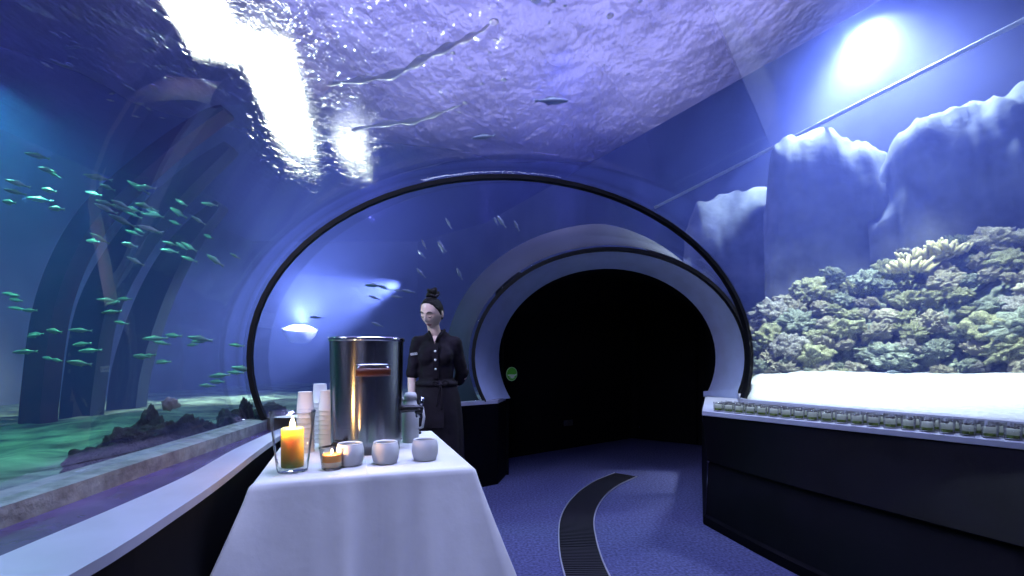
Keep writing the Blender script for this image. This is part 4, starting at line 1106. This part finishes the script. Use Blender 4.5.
# hair: cap swept back into a bun
bm = bmesh.new(); bmesh.ops.create_icosphere(bm, subdivisions=5, radius=1)
hvv = []
for v in bm.verts:
    d = v.co.normalized(); p = Vector((d.x*.0772, d.y*.0985, d.z*.1155))
    if d.z < 0: p.x *= 1-.25*(-d.z)**1.5
    a = math.atan2(abs(d.x), -d.y)
    zl = ipl((0,.5,.9,1.2,1.45,1.8,2.2,PI), (.84,.80,.66,.34,-.05,-.45,-.55,-.62), a)
    k = 1 - .30*max(0, min(1, (zl - d.z)*4))
    p *= k
    p *= 1 + .010*math.sin(14*math.atan2(d.x, d.z+.2))*(1 if k > .97 else 0)
    hvv.append(hp_(p))
hff = [tuple(q.index for q in f.verts) for f in bm.faces]; bm.free()
mbh = MB().add(hvv, hff); 
hair = mbh.build('hair', M['hair'], person)
bun = MB().ball(hp_((0,.045,.128)), (.042,.042,.036), 20, 14, HR)
bun.tube([hp_((.040*math.cos(a), .045+.040*math.sin(a), .118+.008*math.sin(a*3))) for a in [2*PI*i/24 for i in range(25)]], .013, 8)
bun.tube([hp_((.026*math.cos(a), .045+.026*math.sin(a), .150+.005*math.sin(a*2))) for a in [2*PI*i/24 for i in range(25)]], .012, 8)
bun.build('hair_bun', M['hair'], hair)
# blouse
mb = MB()
mb.ball((0,.02,1.285), (.158,.100,.140)); mb.ball((0,.015,1.15), (.142,.096,.18)); mb.ball((0,.02,1.02), (.165,.108,.13))
mb.ball((-.065,-.035,1.265), (.075,.060,.085)); mb.ball((.065,-.035,1.265), (.075,.060,.085))
mb.cap((-.120,.028,1.378), (.120,.030,1.374), .056, .056); mb.cap((-.06,.03,1.415),(.06,.03,1.415),.046,.046)
for s in (-1,1):
    mb.cap(SH[s]+Vector((s*.002,0,-.002)), SH[s].lerp(EL[s],.60), .056, .053); mb.cap(SH[s].lerp(EL[s],.5), SH[s].lerp(EL[s],.93), .053, .050)
mb.cap(EL[1]+Vector((0,-.01,.03)), EL[1].lerp(WR[1],.35), .052, .046)
sh = mb.build('blouse', M['shirt'], person, fix=True); remesh(sh, .008, 6, .5)
for v in sh.data.vertices:
    n_ = noise.fractal(Vector((v.co.x*7, v.co.y*7, v.co.z*13)), 1, 2, 3); v.co += v.normal*.006*n_
    # open V neck
# neckline: collar bands and skin V
cl = MB()
for s in (-1,1):
    cl.tube([(s*.050,.070,1.455),(s*.062,.030,1.462),(s*.052,-.030,1.448),(s*.026,-.066,1.410),(s*.004,-.086,1.365)], [.020,.021,.019,.015,.008], 10, flat=.45)
cl.tube([(-.050,.070,1.455),(0,.085,1.465),(.050,.070,1.455)], .020, 10, flat=.45)
cl.build('collar', M['shirt'], sh)
vn = MB().add([(-.020,-.0705,1.422),(.024,-.0705,1.422),(.004,-.0945,1.355),(0,-.02,1.41)], [(0,2,1),(0,1,3),(1,2,3),(2,0,3)]); vn.build('neck_opening', M['skin'], person, smooth=False)
# placket and buttons
BZ = [(1.302,-.112),(1.236,-.112),(1.165,-.098)]
mb = MB().rings([[Vector((x, y+.0, z)) for x in ()] or [Vector((-.012,y,z)),Vector((.030,y,z)),Vector((.030,y+.02,z)),Vector((-.012,y+.02,z))] for z, y in ((1.365,-.092),(1.30,-.104),(1.24,-.106),(1.165,-.092),(1.09,-.088))], True, True, True)
mb.build('placket', M['shirt'], sh, smooth=False)
for z, y in BZ:
    b = MB().lathe([(0,0),(.0085,0),(.0095,.002),(.0085,.004),(0,.0045)], 16).build('button', M['button'], sh)
    b.matrix_local = Matrix.Translation((.010,y+.004,z)) @ Matrix.Rotation(PI/2,4,'X')
# sleeve badge: a row of small pale marks
c0_ = SH[-1].lerp(EL[-1], .30)
pt = MB()
for i in range(4):
    x = -.021 + i*.014
    pt.tube([(x+.005*math.cos(t), -.001*abs(i-1.5), .008*math.sin(t)) for t in [lerp(.5, 5.6, q/10) for q in range(11)]], .0028, 6, flat=.5)
    pt.tube([(x+.005, 0, .008), (x+.005, 0, -.010)], .0028, 6, flat=.5)
lt = pt.build('sleeve_badge', M['patch'], sh)
lt.matrix_local = Matrix.Translation(c0_ + Vector((-.006,-.058,-.012))) @ Matrix.Rotation(-.12,4,'Y') @ Matrix.Rotation(-.15,4,'Z')
# apron: waistband, skirt, ties
rings = []
for z, rx, ry, k in ((1.07,.150,.108,0),(1.04,.156,.113,0),(1.00,.166,.120,.2),(.92,.186,.135,.5),(.80,.200,.146,.8),(.65,.207,.152,1),(.50,.210,.156,1),(.34,.214,.160,1)):
    row = []
    for j in range(72):
        a = 2*PI*j/72; w_ = 1 + .022*k*math.sin(a*9+z*3) + .014*k*math.sin(a*17)
        row.append(Vector((rx*w_*math.cos(a), .015+ry*w_*math.sin(a), z)))
    rings.append(row)
ap = MB().rings(rings, True).build('apron', M['apron'], person); sd = ap.modifiers.new('s','SOLIDIFY'); sd.thickness = .004
rings = [[Vector(((.158+o_)*math.cos(2*PI*j/48), .015+(.115+o_)*math.sin(2*PI*j/48), z)) for j in range(48)] for z, o_ in ((1.030,.004),(1.030,.010),(1.062,.010),(1.062,.004))]
MB().rings(rings+[rings[0]], True).build('waistband', M['apron'], ap)
kn = MB().ball((.055,-.122,1.045), (.020,.015,.016), 12, 8)
for pts in ([(.055,-.124,1.045),(.085,-.130,1.075),(.112,-.122,1.066),(.095,-.124,1.040),(.058,-.124,1.045)],[(.055,-.124,1.045),(.020,-.136,1.068),(-.006,-.134,1.056),(.018,-.132,1.036),(.055,-.124,1.045)],[(.055,-.126,1.043),(.068,-.146,.99),(.060,-.155,.92),(.064,-.160,.86)],[(.055,-.126,1.043),(.040,-.148,.99),(.034,-.156,.93),(.026,-.160,.88)]):
    kn.tube(crv(pts,5), .008, 8, flat=.4)
kn.build('apron_tie', M['apron'], ap)
pk = MB().rings([[Vector((x,-.146-.012*(1-abs(x+.0)*4)-(.86-z)*.03,z)) for x in (-.085,-.03,.03,.085)] for z in (.90,.80,.72)], closed=False).build('pocket', M['apron'], ap, smooth=False)
for s in (-1,1):
    pass
